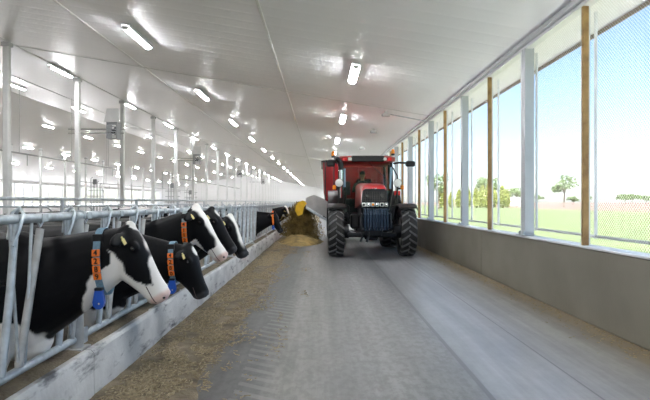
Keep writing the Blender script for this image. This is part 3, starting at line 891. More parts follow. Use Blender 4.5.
            if digits:
                cu = bpy.data.curves.new('digit', 'FONT'); cu.body = digits[j]; cu.size = .050; cu.align_x = 'CENTER'; cu.align_y = 'CENTER'; cu.extrude = .0008; cu.resolution_u = 3
                cu.offset = .0012
                to = bpy.data.objects.new('t', cu); COL.objects.link(to)
                dme_ = bpy.data.meshes.new_from_object(to.evaluated_get(bpy.context.evaluated_depsgraph_get()))
                bpy.data.objects.remove(to)
                dme_.transform(Matrix.Translation(pc+nn*.0075) @ Rt.to_4x4()); dme_.materials.append(M_INK)
                do = bpy.data.objects.new('digit', dme_); COL.objects.link(do); do.parent = pl
        # buckle near the top, pendant under the throat
        a = PI/2+.55; pc = P_(a, .014)
        part(MB().box(pc, (.066, .016, .06), None, .004), 'buckle', M_BLACK, None)
        pb = P_(-PI/2-.45, .02)+V((0, -.03, -.03))
        pm2 = MB(); prof = [(-.022, .055), (.022, .055), (.030, .01), (.036, -.02), (.030, -.045), (.012, -.062), (-.012, -.062), (-.030, -.045), (-.036, -.02), (-.030, .01)]
        pm2.prism([(pb.x+a_*1.1, pb.z+b_*1.1-.02) for a_, b_ in prof], 'y', pb.y-.014, pb.y+.014)
        pe = part(pm2, 'pendant', M_BLUE, 40)
        part(MB().box((pb.x, pb.y-.002, pb.z+.045), (.052, .036, .02), None, .004), 'pendant_clip', M_DARK, None, pe)
        part(MB().lathe([(-.002, .007), (.002, .007)], (pb.x+.006, pb.y-.015, pb.z-.05), 'y', 10), 'pendant_stud', M_CHROME, 40, pe)
    return t
SHX = -2.12
def cow_px(k, lab, pu, pv, nu, nv, yaw=0.0, ydp=0.0, **kw):
    """head placed from the photo: poll and nose pixels at the depth of headlock opening k"""
    Y = YS+PIT*k
    p = px(pu, pv, Y+ydp); n = px(nu, nv, Y+ydp+yaw)
    return make_cow(SHX, Y, lab, (p.x-SHX, ydp, p.z), (n.x-SHX, ydp+yaw, n.z), **kw)
cow_px(0, 'nearest black and white cow with orange number collar and white lower jaw', 134, 226, 172, 294, yaw=.0, face='hero', voxel=.0115, seed=3, collar=(-1.50, M_COLLAR), digits='4289', width=.93)
cow_px(2, 'black cow with lowered head and pale blue collar, second from the camera', 192, 246, 210, 294, yaw=-.03, face='star', seed=5, collar=(-1.40, M_COLLAR), digits='4280', body_white=.0)
cow_px(3, 'black cow with a broad white blaze and grey collar, third from the camera', 199, 207, 229, 255, yaw=-.04, face='blaze', seed=8, collar=(-1.45, M_COLLARG), digits='4112')
cow_px(4, 'black cow with dark muzzle and thin blaze, fourth from the camera', 214, 209, 238, 249, yaw=-.05, face='star', seed=11)
cow_px(5, 'black cow with a white strip on its forehead, fifth from the camera', 232, 216, 248, 254, yaw=-.12, face='strip', seed=14)
cow_px(17, 'lone black cow with an orange collar stretching its neck midway along the fence', 275, 212, 283, 231, yaw=-.15, face='black', seed=17, voxel=.02, collar=(-1.40, mat('orange_webbing', (.85, .16, .03), .7)))
cow_px(24, 'small distant black cow just left of the falling feed', 286, 206, 292, 219, yaw=-.1, face='blaze', seed=20, voxel=.024, tag_ear=False)
cow_px(26, 'farthest black cow at the fence, half hidden by falling feed', 290, 208, 296, 220, yaw=-.1, face='black', seed=22, voxel=.024, tag_ear=False)
# cows standing deeper in the barn: only their backs show above the fence
for i, (x, y, rz, bw, lab) in enumerate(((-6.0, 8.6, PI/2, .75, 'mostly white cow back seen over the fence at the far left'), (-5.9, 11.6, PI/2, .2, 'black cow back between the two rails left of the post'),
                                       (-6.6, 17.2, 2.9, .5, 'black and white cow back above the nearest cow'), (-5.9, 14.8, -PI/2, .1, 'black cow back above the fence behind the cow with lowered head'),
                                       (-6.2, 20.5, .1, .55, 'patched cow standing in the alley behind the fifth cow'))):
    make_cow(x, y, lab, (.55, .0, 1.2), (.95, .05, .72), voxel=.024, face='blaze' if i % 2 else 'black', seed=30+i, rz=rz, body_white=bw, tag_ear=False, group='cows standing behind the feed fence')

# ------------------------------------------------------------------ tractor
TX, TY = 1.36, 14.44          # middle of the front axle
TR = empty('tractor', (TX, TY, 0), label='red farm tractor with black fenders driving towards the camera', cat='tractor')
def W(x, y, z): return Vector((TX+x, TY+y, z))
def tyre(parent, x, y, R, wd, nlug, outward, nm, front):
    t = MB(); h = wd/2
    prof = [(-h*.72, R*.60), (-h*.95, R*.70), (-h, R*.80), (-h*.97, R*.90), (-h*.80, R*.945), (-h*.4, R*.955), (h*.4, R*.955), (h*.80, R*.945), (h*.97, R*.90), (h, R*.80), (h*.95, R*.70), (h*.72, R*.60)]
    t.lathe(prof, W(x, y, R), 'x', 44, closed=False)
    o = t.build(nm, M_RUBBER, parent, 50)
    lg = MB()
    for i in range(nlug):
        for s in (-1, 1):
            a0 = 2*PI*(i+(.5 if s > 0 else 0))/nlug
            # one chevron bar: from the middle (leading) to the shoulder (trailing)
            sect = []
            for q, (xx, da, rr) in enumerate(((-.06*s, .0, 1.0), (.45*s, .10, .998), (.85*s, .175, .975), (1.0*s, .20, .90))):
                a = a0+da*(1.25 if front else 1.1)
                wv = (.034 if front else .030)*(1+.35*q/3)
                row = []
                for db, rt in ((-wv, 1), (wv, 1), (wv*1.25, .94), (-wv*1.25, .94)):
                    rad = R*(rr if rt == 1 else (.945 if q < 3 else .86)); ang = a+db
                    row.append(W(x, y, R)+Vector((xx*h, -rad*math.sin(ang), rad*math.cos(ang))))
                sect.append(row)
            lg.loft(sect)
    lg.build('tread_lugs', M_LUG, o, None)
    r = MB(); s = outward
    r.lathe([(-h*.70, R*.62), (-h*.62, R*.56), (-h*.1, R*.52), (s*h*.15, R*.50), (s*h*.18, R*.20), (s*h*.45, R*.18), (s*h*.48, .02)] if s > 0 else
            [(h*.70, R*.62), (h*.62, R*.56), (h*.1, R*.52), (-h*.15, R*.50), (-h*.18, R*.20), (-h*.45, R*.18), (-h*.48, .02)], W(x, y, R), 'x', 32, closed=False)
    r.lathe([(-h*.70, R*.62), (h*.0, R*.54), (h*.70, R*.62)], W(x, y, R), 'x', 32, closed=False)
    r.build('rim', mat('rim_silver', (.55, .55, .54), .4, .5), o, 50)
    return o
FT = .685
tyre(TR, -.975, 0, FT, .43, 19, -1, 'front_tyre', True)
tyre(TR, .975, 0, FT, .43, 19, 1, 'front_tyre', True)
WBASE = 2.85
tyre(TR, -.87, WBASE, .89, .56, 20, -1, 'rear_tyre', False)
tyre(TR, .87, WBASE, .89, .56, 20, 1, 'rear_tyre', False)
# axle, frame, engine
a = MB(); a.tube([W(-.78, 0, .66), W(-.3, 0, .60), W(.3, 0, .60), W(.78, 0, .66)], [.10, .085, .085, .10], 12)
a.lathe([(-.14, .17), (.0, .2), (.10, .19)], W(-.72, 0, .68), 'x', 16); a.lathe([(-.10, .19), (.0, .2), (.14, .17)], W(.72, 0, .68), 'x', 16)
a.box(W(0, 0, .58), (.36, .34, .26), None, .04); a.build('front_axle', M_DARK, TR)
MB().box(W(0, .9, .78), (.50, 3.0, .42), None, .04).box(W(0, 2.4, .80), (.60, 1.1, .55), None, .05).build('chassis', M_DARK, TR, None)
MB().box(W(0, .75, 1.14), (.56, 1.6, .46), None, .05).build('engine', M_DARK, TR, None)
a = MB(); a.lathe([(-.62, .13), (.62, .13)], W(0, WBASE, .89), 'x', 16); a.build('rear_axle', M_DARK, TR)
for s in (-1, 1):
    b_ = MB(); b_.tube([W(s*.24, .05, .62), W(s*.52, -.10, .66), W(s*.66, .0, .72)], .025, 8); b_.build('steering_ram', M_PIPE, TR)
    b_ = MB(); b_.box(W(s*.42, .55, .95), (.26, .6, .42), None, .05); b_.build('side_tank', M_BLACK, TR, None)
# hood: lofted nose
hood = MB(); R_ = []
for y, hw, zt, zb, cr in ((-.98, .29, 1.76, 1.50, .05), (-.96, .315, 1.87, 1.48, .08), (-.86, .335, 1.94, 1.46, .10), (-.6, .35, 1.985, 1.42, .11), (0, .37, 2.02, 1.36, .11), (.7, .38, 2.05, 1.32, .11), (1.12, .38, 2.06, 1.32, .11)):
    row = []
    for t_ in range(13):
        q = -1+2*t_/12; e = 4.0
        x = hw*math.copysign(1-(1-abs(q))**1.6, q) if abs(q) < 1 else hw*q
        z = zb+(zt-zb)*((1-abs(q)**e)**(1/e)) - 0
        row.append(W(x, y, max(zb, z)))
    R_.append(row)
hood.loft(R_, False)
hood.add(R_[0], [tuple(range(13))])
hood.build('hood', M_RED, TR, 50)
# grille: a dark shield set in the nose with mesh bars
gr = MB(); gr.prism([(TX-.32, 1.38), (TX+.32, 1.38), (TX+.33, 1.55), (TX+.31, 1.79), (TX+.24, 1.84), (TX-.24, 1.84), (TX-.31, 1.79), (TX-.33, 1.55)], 'y', TY-1.02, TY-.75)
go = gr.build('grille', M_BLACK, TR, None)
gb = MB()
for i in range(11): gb.box(W(-.30+.06*i, -1.025, 1.64), (.008, .01, .26))
for i in range(5): gb.box(W(0, -1.025, 1.54+.055*i), (.62, .01, .008))
gb.build('grille_mesh', mat('grille_grey', (.06, .055, .05), .5), go, None)
for s in (-1, 1):
    MB().lathe([(-.012, .05), (.0, .055), (.012, .045)], W(s*.19, -1.03, 1.66), 'y', 16).build('grille_lamp', mat('smoked_lens', (.07, .07, .065), .15), go)
# row of headlights under the grille
hb = MB().box(W(0, -1.02, 1.43), (.70, .10, .145), None, .02).build('headlight_bar', M_DARK, TR, None)
for i, (x, wdt) in enumerate(((-.285, .10), (-.165, .11), (-.05, .09), (.06, .09), (.175, .11), (.288, .09))):
    l_ = MB(); l_.box(W(x, -1.075, 1.43), (wdt, .03, .105), None, .012); lo = l_.build('headlight', M_LENS, hb, None)
    MB().lathe([(-.008, .016), (.004, .034)], W(x, -1.095, 1.43), 'y', 12).build('bulb_ring', M_CHROME if i % 2 else M_ORLENS if i == 2 else M_DARK, lo)
# emblem
em = MB(); em.box(W(0, -1.005, 1.835), (.11, .012, .05), None, .01); eo = em.build('emblem', M_SILVER, TR, None)
MB().prism([(TX-.045, 1.815), (TX-.005, 1.815), (TX-.005, 1.855), (TX-.045, 1.855)], 'y', TY-1.018, TY-1.008).build('emblem_field', M_REDLENS, eo, None)
# suitcase weights on their bracket
MB().box(W(.0, -.95, .98), (.62, .50, .34), None, .03).build('weight_bracket', M_DARK, TR, None)
M_WT = mat('weight_iron', (.025, .045, .075), .30, .5)
wme = None
for i in range(9):
    x = -.28+.07*i
    wgt = MB(); wgt.prism([(-1.42, 1.32), (-1.16, 1.34), (-1.10, 1.10), (-1.12, .80), (-1.36, .78), (-1.46, .88), (-1.48, 1.18)], 'x', -.026, .026)
    wgt.v = [(v[0]+TX+x, v[1]+TY, v[2]) for v in wgt.v]
    wgt.build('front_weight', M_WT, TR, None)
MB().tube([W(-.33, -1.28, .82), W(.33, -1.28, .82)], .022, 8).build('weight_pin', M_PIPE, TR)
for s in (-1, 1):
    MB().box(W(s*.36, -1.15, 1.02), (.06, .5, .40), None, .02).build('bumper_cheek', M_DARK, TR, None)
for x in (-.32, -.16): 
    h_ = MB(); h_.tube([W(x, -.9, .72), W(x, -.98, .58), W(x-.05, -1.0, .47)], [.03, .025, .03], 8); h_.build('tow_hook', M_DARK, TR)
MB().box(W(0, -.2, .60), (1.36, .18, .12), None, .03).build('cross_beam', M_DARK, TR, None)
# front fenders
for s in (-1, 1):
    f_ = MB(); ro = []
    for i in range(10):
        a = math.radians(-32+i*13); r0 = FT+.07
        y = -math.sin(-a)*r0; z = FT+math.cos(a)*r0
        for_y = math.sin(a)*r0
        ro.append([W(s*.975-.25, for_y, z-.05), W(s*.975-.25, for_y, z+.01), W(s*.975-.20, for_y, z+.025), W(s*.975+.20, for_y, z+.025), W(s*.975+.25, for_y, z+.01), W(s*.975+.25, for_y, z-.05), W(s*.975+.235, for_y, z-.05), W(s*.975+.235, for_y, z), W(s*.975-.235, for_y, z), W(s*.975-.235, for_y, z-.05)])
    f_.loft(ro); f_.build('front_fender', M_BLACK, TR, 40)
    MB().tube([W(s*.72, .1, .75), W(s*.60, .12, 1.05), W(s*.62, .12, 1.38), W(s*.80, .12, 1.44)], .03, 8).build('fender_bracket', M_BLACK, TR)
# rear fenders
for s in (-1, 1):
    f_ = MB(); ro = []
    for i in range(10):
        a = math.radians(-85+i*16); r0 = .97
        y = WBASE+math.sin(a)*r0; z = .89+math.cos(a)*r0
        x0, x1 = s*.58, s*1.16
        ro.append([W(x0, y, z-.02), W(x1, y, z-.02), W(x1, y, z+.02), W(x0, y, z+.02)])
    f_.loft(ro); f_.build('rear_fender', M_BLACK, TR, 40)
    MB().box(W(s*.60, WBASE-.05, 1.45), (.03, 1.7, .8), None, .01).build('cab_side', M_BLACK, TR, None)
# cab
CY0, CY1 = 1.35, 3.05; CW = .80
cf = MB().box(W(0, (CY0+CY1)/2, 1.08), (1.5, CY1-CY0, .16), None, .03).build('cab_floor', M_DARK, TR, None)
for s in (-1, 1):
    MB().tube([W(s*.66, CY0-.02, 1.30), W(s*.76, CY0-.06, 1.9), W(s*.75, CY0+.06, 2.72)], .042, 8).build('front_pillar', M_BLACK, TR)
    MB().tube([W(s*.80, CY0+.95, 1.25), W(s*.83, CY0+.95, 1.9), W(s*.78, CY0+.95, 2.72)], .035, 8).build('middle_pillar', M_BLACK, TR)
    MB().tube([W(s*.74, CY1, 1.5), W(s*.76, CY1, 2.1), W(s*.72, CY1-.04, 2.72)], .045, 8).build('rear_pillar', M_BLACK, TR)
    MB().tube([W(s*.72, CY0, 1.32), W(s*.79, CY0+.9, 1.28)], .03, 8).build('door_sill', M_BLACK, TR)
    MB().add([W(s*.70, CY0+.02, 1.34), W(s*.80, CY0+.95, 1.3), W(s*.79, CY0+.95, 2.70), W(s*.755, CY0+.06, 2.70)], [(0, 1, 2, 3)]).build('door_glass', M_GLASS, TR, None)
    MB().add([W(s*.80, CY0+.95, 1.7), W(s*.76, CY1, 1.7), W(s*.73, CY1-.04, 2.70), W(s*.79, CY0+.95, 2.70)], [(0, 1, 2, 3)]).build('rear_quarter_glass', M_GLASS, TR, None)
MB().add([W(-.64, CY0-.03, 1.36), W(.64, CY0-.03, 1.36), W(.73, CY0-.07, 1.95), W(.73, CY0+.05, 2.70), W(-.73, CY0+.05, 2.70), W(-.73, CY0-.07, 1.95)], [(0, 1, 2, 3, 4, 5)]).build('windscreen', M_GLASS, TR, None)
MB().add([W(-.72, CY1, 1.6), W(.72, CY1, 1.6), W(.70, CY1-.03, 2.68), W(-.70, CY1-.03, 2.68)], [(0, 1, 2, 3)]).build('rear_glass', M_GLASS, TR, None)
MB().box(W(0, CY1+.02, 1.36), (1.5, .05, .5), None, .02).build('rear_panel', M_DARK, TR, None)
rf = MB(); rr = []
for z, g_ in ((2.69, -.02), (2.73, .05), (2.84, .06), (2.89, .02), (2.91, -.12)):
    x0 = .80+g_; ya, yb = CY0-.10-g_, CY1+.1+g_
    rr.append([W(-x0, ya+.12, z), W(-x0+.14, ya, z), W(x0-.14, ya, z), W(x0, ya+.12, z), W(x0, yb-.12, z), W(x0-.12, yb, z), W(-x0+.12, yb, z), W(-x0, yb-.12, z)])
rf.loft(rr); ro_ = rf.build('cab_roof', M_RED, TR, 40)
MB().box(W(0.02, CY0-.155, 2.80), (1.0, .06, .19), None, .03).build('roof_visor', M_BLACK, ro_, None)
for s in (-1, 1):
    for dx in (.52, .68):
        MB().box(W(s*dx, CY0-.16, 2.79), (.12, .05, .09), None, .015).build('roof_lamp', M_LENS if dx < .6 else M_REDLENS, ro_, None)
MB().tube([W(.05, CY0-.06, 2.70), W(.22, CY0-.10, 2.52), W(.55, CY0-.10, 2.24)], .012, 6).build('wiper', M_BLACK, TR)
# seat, steering wheel and console
st_ = MB(); st_.box(W(0, 2.25, 1.58), (.52, .5, .14), None, .05).box(W(0, 2.50, 1.92), (.50, .14, .66), Matrix.Rotation(-.12, 3, 'X'), .05).box(W(0, 2.30, 1.33), (.3, .3, .4)); st_.build('seat', M_SEAT, TR, None)
sw = MB(); c0 = W(0, 1.78, 1.93); Rw = Matrix.Rotation(math.radians(35), 3, 'X')
sw.tube([c0+Rw @ Vector((.20*math.cos(i*2*PI/24), .20*math.sin(i*2*PI/24), 0)) for i in range(25)], .016, 8)
for a in (0, 2.1, 4.2): sw.tube([c0, c0+Rw @ Vector((.20*math.cos(a), .20*math.sin(a), 0))], .012, 6)
so_ = sw.build('steering_wheel', M_BLACK, TR)
MB().box(W(0, 1.58, 1.60), (.40, .26, .62), None, .06).build('dash_console', M_BLACK, TR, None)
# exhaust stack and intake on the left of the photo
ex = MB(); ex.tube([W(-.80, 1.05, 1.25), W(-.80, 1.05, 2.55), W(-.82, 1.02, 2.68), W(-.90, .98, 2.78), W(-.98, .95, 2.80)], [.085, .085, .08, .07, .07], 12); ex.build('exhaust_stack', M_BLACK, TR)
MB().tube([W(-.80, .96, 1.62), W(-.80, .96, 2.45)], .045, 8).build('exhaust_shield', M_CHROME, TR)
MB().tube([W(-.68, 1.15, 1.95), W(-.68, 1.2, 2.5)], .03, 8).build('grab_rail', mat('pale_blue_rail', (.25, .42, .55), .3), TR)
MB().tube([W(.82, 1.25, 1.45), W(.92, 1.15, 1.9), W(.90, 1.2, 2.30), W(.78, 1.3, 2.55)], .02, 8).build('grab_rail', M_BLACK, TR)
MB().tube([W(.70, 1.25, 1.9), W(.72, 1.25, 2.55)], .03, 8).build('grab_rail', MATS['pale_blue_rail'], TR)
for s in (-1, 1):
    # mirrors
    xe = -1.10 if s < 0 else 1.28
    ar = MB().tube([W(s*.80, CY0-.1, 2.66), W(s*.95, CY0-.2, 2.68), W(xe, CY0-.22, 2.66)], .03, 8).build('mirror_arm', M_BLACK, TR)
    MB().box(W(xe, CY0-.24, 2.64), (.26 if s < 0 else .30, .09, .17), None, .05).build('mirror_head', M_BLACK, ar, None)
    # beacons
    bx, bz = (-1.02, 2.90) if s < 0 else (.78, 2.96)
    bo = MB().lathe([(-.06, .05), (-.02, .06), (.0, .05)], W(bx, CY0-.1, bz), 'z', 14).build('beacon', M_BLACK, TR)
    MB().lathe([(0, .058), (.09, .056), (.13, .035), (.135, .005)], W(bx, CY0-.1, bz), 'z', 14).build('beacon_lens', M_ORLENS, bo)
    # work lamps on the handrails, markers, tail lamps
    wx = s*.86
    wo_ = MB().lathe([(.06, .07), (-.02, .12), (-.05, .125)], W(wx, .85, 2.06), 'y', 18).build('work_lamp', M_DARK, TR)
    MB().lathe([(-.065, .005), (-.06, .07), (-.05, .115)], W(wx, .85, 2.06), 'y', 18).build('work_lamp_lens', M_LENS, wo_)
    MB().tube([W(wx, .9, 1.98), W(wx, .95, 1.5)], .025, 8).build('lamp_post', M_BLACK, TR)
    MB().box(W(s*1.0, .88, 1.93), (.10, .06, .13), None, .02).build('marker_lamp', M_ORLENS, TR, None)
    MB().box(W(s*.90, .92, 1.90), (.12, .05, .06), None, .01).build('marker_arm', M_BLACK, TR, None)
MB().box(W(.98, 1.75, 1.78), (.20, .05, .14), None, .02).build('side_reflector', M_REDLENS, TR, None)
MB().box(W(.98, 1.74, 1.90), (.14, .05, .07), None, .01).build('side_lamp', M_LENS, TR, None)
for s in (-1, 1):
    for j in range(3): MB().box(W(s*.78, 1.55+.02*j, .45+.26*j), (.34, .24, .03), None, .008).build('step', M_DARK, TR, None)

# ------------------------------------------------------------------ driver in the cab
def make_driver():
    b = MB(); o = W(-.06, 2.28, 1.62); V = Vector; S = V((1, 0, 0)); U = V((0, 0, 1)); Yv = V((0, 1, 0))
    def ring(x, y, z, hw, hd): return sring(o+V((x, y, z)), S, Yv, hw, hd, hd, 18, 2.4)
    b.loft([ring(0, .05, .0, .17, .12), ring(0, .04, .12, .17, .13), ring(0, .02, .30, .19, .13), ring(0, 0, .44, .21, .12), ring(0, 0, .52, .16, .09), ring(0, -.01, .57, .065, .06)])
    b.tube([o+V((0, 0, .52)), o+V((0, -.02, .64))], .055, 10)
    b.ell(o+V((0, -.04, .74)), (.078, .098, .12)); b.ell(o+V((0, -.135, .72)), (.016, .022, .024)); b.ell(o+V((0, -.10, .655)), (.04, .04, .03))
    for s in (-1, 1):
        b.ell(o+V((s*.08, -.02, .735)), (.014, .025, .032))
        sh = o+V((s*.20, 0, .46)); el = o+V((s*.30, -.13, .22)); wr_ = o+V((s*.19, -.40, .33))
        b.tube([sh, (sh+el)/2+V((s*.01, 0, 0)), el, (el+wr_)/2, wr_], [.068, .058, .050, .042, .030], 10)
        hd_ = wr_+V((-s*.01, -.06, .02))
        b.ell(hd_, (.038, .05, .022))
        for f_ in range(4):
            st0 = hd_+V((s*(.028-.019*f_), -.035, .005)); b.tube([st0, st0+V((0, -.035, -.006)), st0+V((0, -.045, -.035)), st0+V((0, -.02, -.05))], [.0105, .010, .0095, .008], 6)
        b.tube([hd_+V((-s*.03, .0, 0)), hd_+V((-s*.055, -.03, -.005)), hd_+V((-s*.05, -.055, -.02))], [.012, .011, .009], 6)
        hp = o+V((s*.10, 0, .02)); kn = o+V((s*.14, -.46, .05)); an = o+V((s*.14, -.52, -.38))
        b.tube([hp, (hp+kn)/2, kn, (kn+an)/2, an], [.10, .085, .062, .055, .04], 10)
        b.tube([an+V((0, .05, -.03)), an+V((0, -.06, -.04)), an+V((0, -.16, -.05))], [.045, .045, .035], 8)
    me = remesh(b, .011, 2)
    ca = me.color_attributes.new('coat', 'FLOAT_COLOR', 'POINT'); cols = []
    for v in me.vertices:
        q = v.co-o
        if q.z > .565: c = (.42, .25, .17)
        elif q.y < -.41 and q.z > .2 and abs(q.x) < .28: c = (.42, .25, .17)
        elif q.z > .03 and q.y > -.42 and not (q.z < .14 and q.y < -.1 and abs(q.x) < .24): c = (.035, .055, .045)
        elif q.z < -.36: c = (.02, .017, .015)
        else: c = (.02, .03, .06)
        cols += [*c, 1]
    ca.data.foreach_set('color', cols); me.materials.append(M_CLOTH); me.name = 'body'
    t = empty('person', o, label='person in dark work clothes and dark cap driving the tractor', cat='person')
    me.transform(Matrix.Translation(-o))
    bo = bpy.data.objects.new('body', me); COL.objects.link(bo); bo.parent = t
    c_ = MB(); hc = o+V((0, -.035, .78))
    c_.loft([[hc+V((r_*math.cos(k*PI/9), r_*1.2*math.sin(k*PI/9), z)) for k in range(18)] for z, r_ in ((-.02, .088), (.03, .088), (.07, .075), (.095, .045), (.102, .01))])
    c_.ell(hc+V((0, -.13, -.005)), (.07, .075, .010))
    c_.build('cap', mat('cap_cloth', (.05, .055, .05), .9), t)
    for s in (-1, 1):
        MB().ell(o+V((s*.032, -.127, .745)), (.012, .008, .008)).build('eye', M_EYE, t, 180)
    MB().box(o+V((0, -.128, .685)), (.045, .012, .008), None, .003).build('mouth', mat('lip', (.30, .13, .10), .6), t, None)
make_driver()

# ------------------------------------------------------------------ mixer wagon behind the tractor
WX, WY = 1.33, 19.2
WG = empty('mixer_wagon', (WX, WY, 0), label='red feed mixer wagon behind the tractor with side conveyor', cat='wagon')
def G(x, y, z): return Vector((WX+x, WY+y, z))
def oct_ring(hx, y0, y1, c, z): return [G(-hx, y0+c, z), G(-hx+c, y0, z), G(hx-c, y0, z), G(hx, y0+c, z), G(hx, y1-c, z), G(hx-c, y1, z), G(-hx+c, y1, z), G(-hx, y1-c, z)]
tub = MB(); tub.loft([oct_ring(1.06, .25, 4.2, .5, .95), oct_ring(1.26, .0, 4.6, .35, 1.9), oct_ring(1.30, -.05, 4.65, .30, 3.0)], False)
tub.add(oct_ring(1.06, .25, 4.2, .5, .95), [tuple(range(8))]); tub.build('tub', M_RED, WG, 30)
rim_ = MB(); rg = oct_ring(1.32, -.07, 4.67, .30, 3.02); rim_.tube(rg+[rg[0]], .045, 8); rim_.build('tub_rim', M_BLACK, WG)
for x in (-.9, 0., .9): MB().box(G(x, -.03, 2.3), (.08, .08, 1.4), None, .015).build('stiffener', M_RED, WG, None)
MB().box(G(0, 2.2, .78), (1.3, 4.6, .2), None, .03).build('frame', M_DARK, WG, None)
MB().box(G(0, -.9, .62), (.24, 1.9, .18), None, .03).build('drawbar', M_DARK, WG, None)
MB().box(G(-.55, -.25, 2.0), (.5, .06, .5), None, .02).build('window_hatch', M_BLACK, WG, None)
for s in (-1, 1):
    wl_ = MB(); wl_.lathe([(-.18, .30), (-.20, .42), (-.17, .50), (.17, .50), (.20, .42), (.18, .30)], G(s*.92, 2.7, .5), 'x', 32, False)
    wh = wl_.build('wagon_tyre', M_RUBBER, WG); MB().lathe([(-.1, .31), (.0, .28), (.02, .10), (.05, .02)], G(s*.92, 2.7, .5), 'x', 24, False).build('rim', M_STAIN, wh)
    MB().box(G(s*1.0, .7, .72), (.3, .9, .62), None, .03).build('side_skirt', M_DARK, WG, None)
for s in (-1, 1): MB().tube([G(-1.05+s*.16, -.10, 1.2), G(-1.05+s*.16, -.14, 3.0)], .02, 6).build('ladder_rail', M_BLACK, WG)
# discharge conveyor to the left, rising to its mouth above the curb
CV = empty('tmp_none')
bpy.data.objects.remove(CV)
cy0, cy1 = -.30, .45
ch = MB()
pa, pb_ = (-1.02, .86), (-2.00, 1.43)        # local x,z of the belt's start and mouth
def sec(x, z, hgt): return [G(x, cy0, z-.10), G(x, cy1, z-.10), G(x, cy1, z+hgt), G(x, cy0, z+hgt)]
ch.loft([sec(pa[0]+.1, pa[1], .52), sec(-1.35, 1.06, .60), sec(-1.62, 1.22, .54), sec(-1.78, 1.31, .40), sec(-1.92, 1.38, .26)])
co_ = ch.build('conveyor_hood', M_STAIN, WG, 20)
MB().box(G(-1.45, cy0-.02, 1.02), (1.05, .05, .09), Matrix.Rotation(math.radians(31), 3, 'Y'), .01).build('conveyor_rail', M_GALV, WG, None)
MB().tube([G(-.95, cy0, .72), G(-1.30, cy0, .98)], .04, 8).build('lift_ram', M_DARK, WG)
yl = MB(); yr = []
for i in range(8):
    a = math.radians(-60+i*24); r_ = .24
    cxl, czl = -2.00, 1.30
    yr.append([G(cxl-math.cos(a)*r_, cy0-.03, czl+math.sin(a)*r_), G(cxl-math.cos(a)*r_, cy1, czl+math.sin(a)*r_), G(cxl-math.cos(a)*(r_-.025), cy1, czl+math.sin(a)*(r_-.025)), G(cxl-math.cos(a)*(r_-.025), cy0-.03, czl+math.sin(a)*(r_-.025))])
yl.loft(yr); yl.build('mouth_guard', M_YEL, WG, 40)
MB().prism([(WX-2.30, 1.18), (WX-2.20, .98), (WX-2.04, 1.06), (WX-1.98, 1.30), (WX-1.88, 1.46), (WX-2.02, 1.56), (WX-2.18, 1.50), (WX-2.28, 1.36)], 'y', WY+cy0-.06, WY+cy0-.03).build('side_flap', M_YEL, WG, None)
MB().lathe([(cy0, .10), (cy1, .10)], G(-2.02, 0, 1.36), 'y', 14).build('end_roller', M_DARK, WG)

# ------------------------------------------------------------------ feed on the floor and falling from the conveyor
M_FEED = mat('chopped_feed', (.22, .175, .105), .95, scale=30, col2=(.44, .365, .235))
M_FEEDY = mat('fresh_feed', (.10, .068, .02), .95, scale=5, col2=(.33, .235, .08))
rng = random.Random(3)
bed = MB(); NX = 13; rows = []
ys = [2.3+.07*i for i in range(150)]+[12.8+.2*i for i in range(60)]+[25+1.6*i for i in range(55)]
for y in ys:
    row = []
    edge = -.98+.16*noise.noise(Vector((y*.5, 2, 0)))+.06*noise.noise(Vector((y*2.4, 5, 0)))
    for i in range(NX):
        f_ = i/(NX-1); x = -1.735+(edge+1.735)*f_
        h = .004+.018*max(0, noise.noise(Vector((x*3.2, y*2.2, 1)))+.12)+.012*max(0, noise.noise(Vector((x*9, y*9, 4))))+.02*max(0, 1-f_*2.2)
        if y > 18.5: h += .07*smooth01(18.5, 20.5, y)*math.sin(PI*min(1, f_*1.0))*(.6+.5*noise.noise(Vector((x*2, y, 9))))
        row.append(Vector((x, y, h*(1 if i < NX-1 else 0)-.002)))
    rows.append(row)
bed.add([q for r in rows for q in r], [(i*NX+k, i*NX+k+1, (i+1)*NX+k+1, (i+1)*NX+k) for i in range(len(rows)-1) for k in range(NX-1)])
tag(bed.build('feed_bed', M_DIRT, None, 180), 'trodden brown layer of leftover feed along the foot of the curb', 'feed', kind='stuff')
def straw(n, gen, name, m, label, ln=(.02, .07), wd=.0035, lift=.25):
    s = MB(); vs_ = []; fs_ = []
    for _ in range(n):
        c = gen()
        if c is None: continue
        a = rng.uniform(0, 2*PI); l = rng.uniform(*ln)/2; t_ = rng.uniform(-lift, lift)
        d = Vector((math.cos(a)*math.cos(t_), math.sin(a)*math.cos(t_), math.sin(t_)))*l
        p_ = Vector((-math.sin(a), math.cos(a), 0))*wd; up_ = Vector((0, 0, wd*1.6))
        b_ = len(vs_)
        for e in (c-d, c+d): vs_ += [e+p_, e-p_, e+up_]
        fs_ += [(b_, b_+1, b_+4, b_+3), (b_+1, b_+2, b_+5, b_+4), (b_+2, b_, b_+3, b_+5), (b_, b_+2, b_+1), (b_+3, b_+4, b_+5)]
    s.v = [tuple(q) for q in vs_]; s.f = fs_
    me = bpy.data.meshes.new(name); me.from_pydata(s.v, [], s.f); me.materials.append(m)
    o = bpy.data.objects.new(name, me); COL.objects.link(o); return tag(o, label, 'feed', kind='stuff')
def g_bed():
    y = 2.4+rng.random()**1.7*17; x = -1.72+abs(rng.gauss(0, 1))*.40+rng.random()*.25
    if x > -.55: return None
    if noise.noise(Vector((x*2.6, y*1.3, 7)))+noise.noise(Vector((x*6, y*4, 2)))*.5 < -.12+ (x+1.3)*.5: return None
    return Vector((x, y, .012+rng.random()*.025))
straw(21000, g_bed, 'feed_litter', M_FEED, 'loose straw and chopped feed scattered beside the curb', (.015, .06))
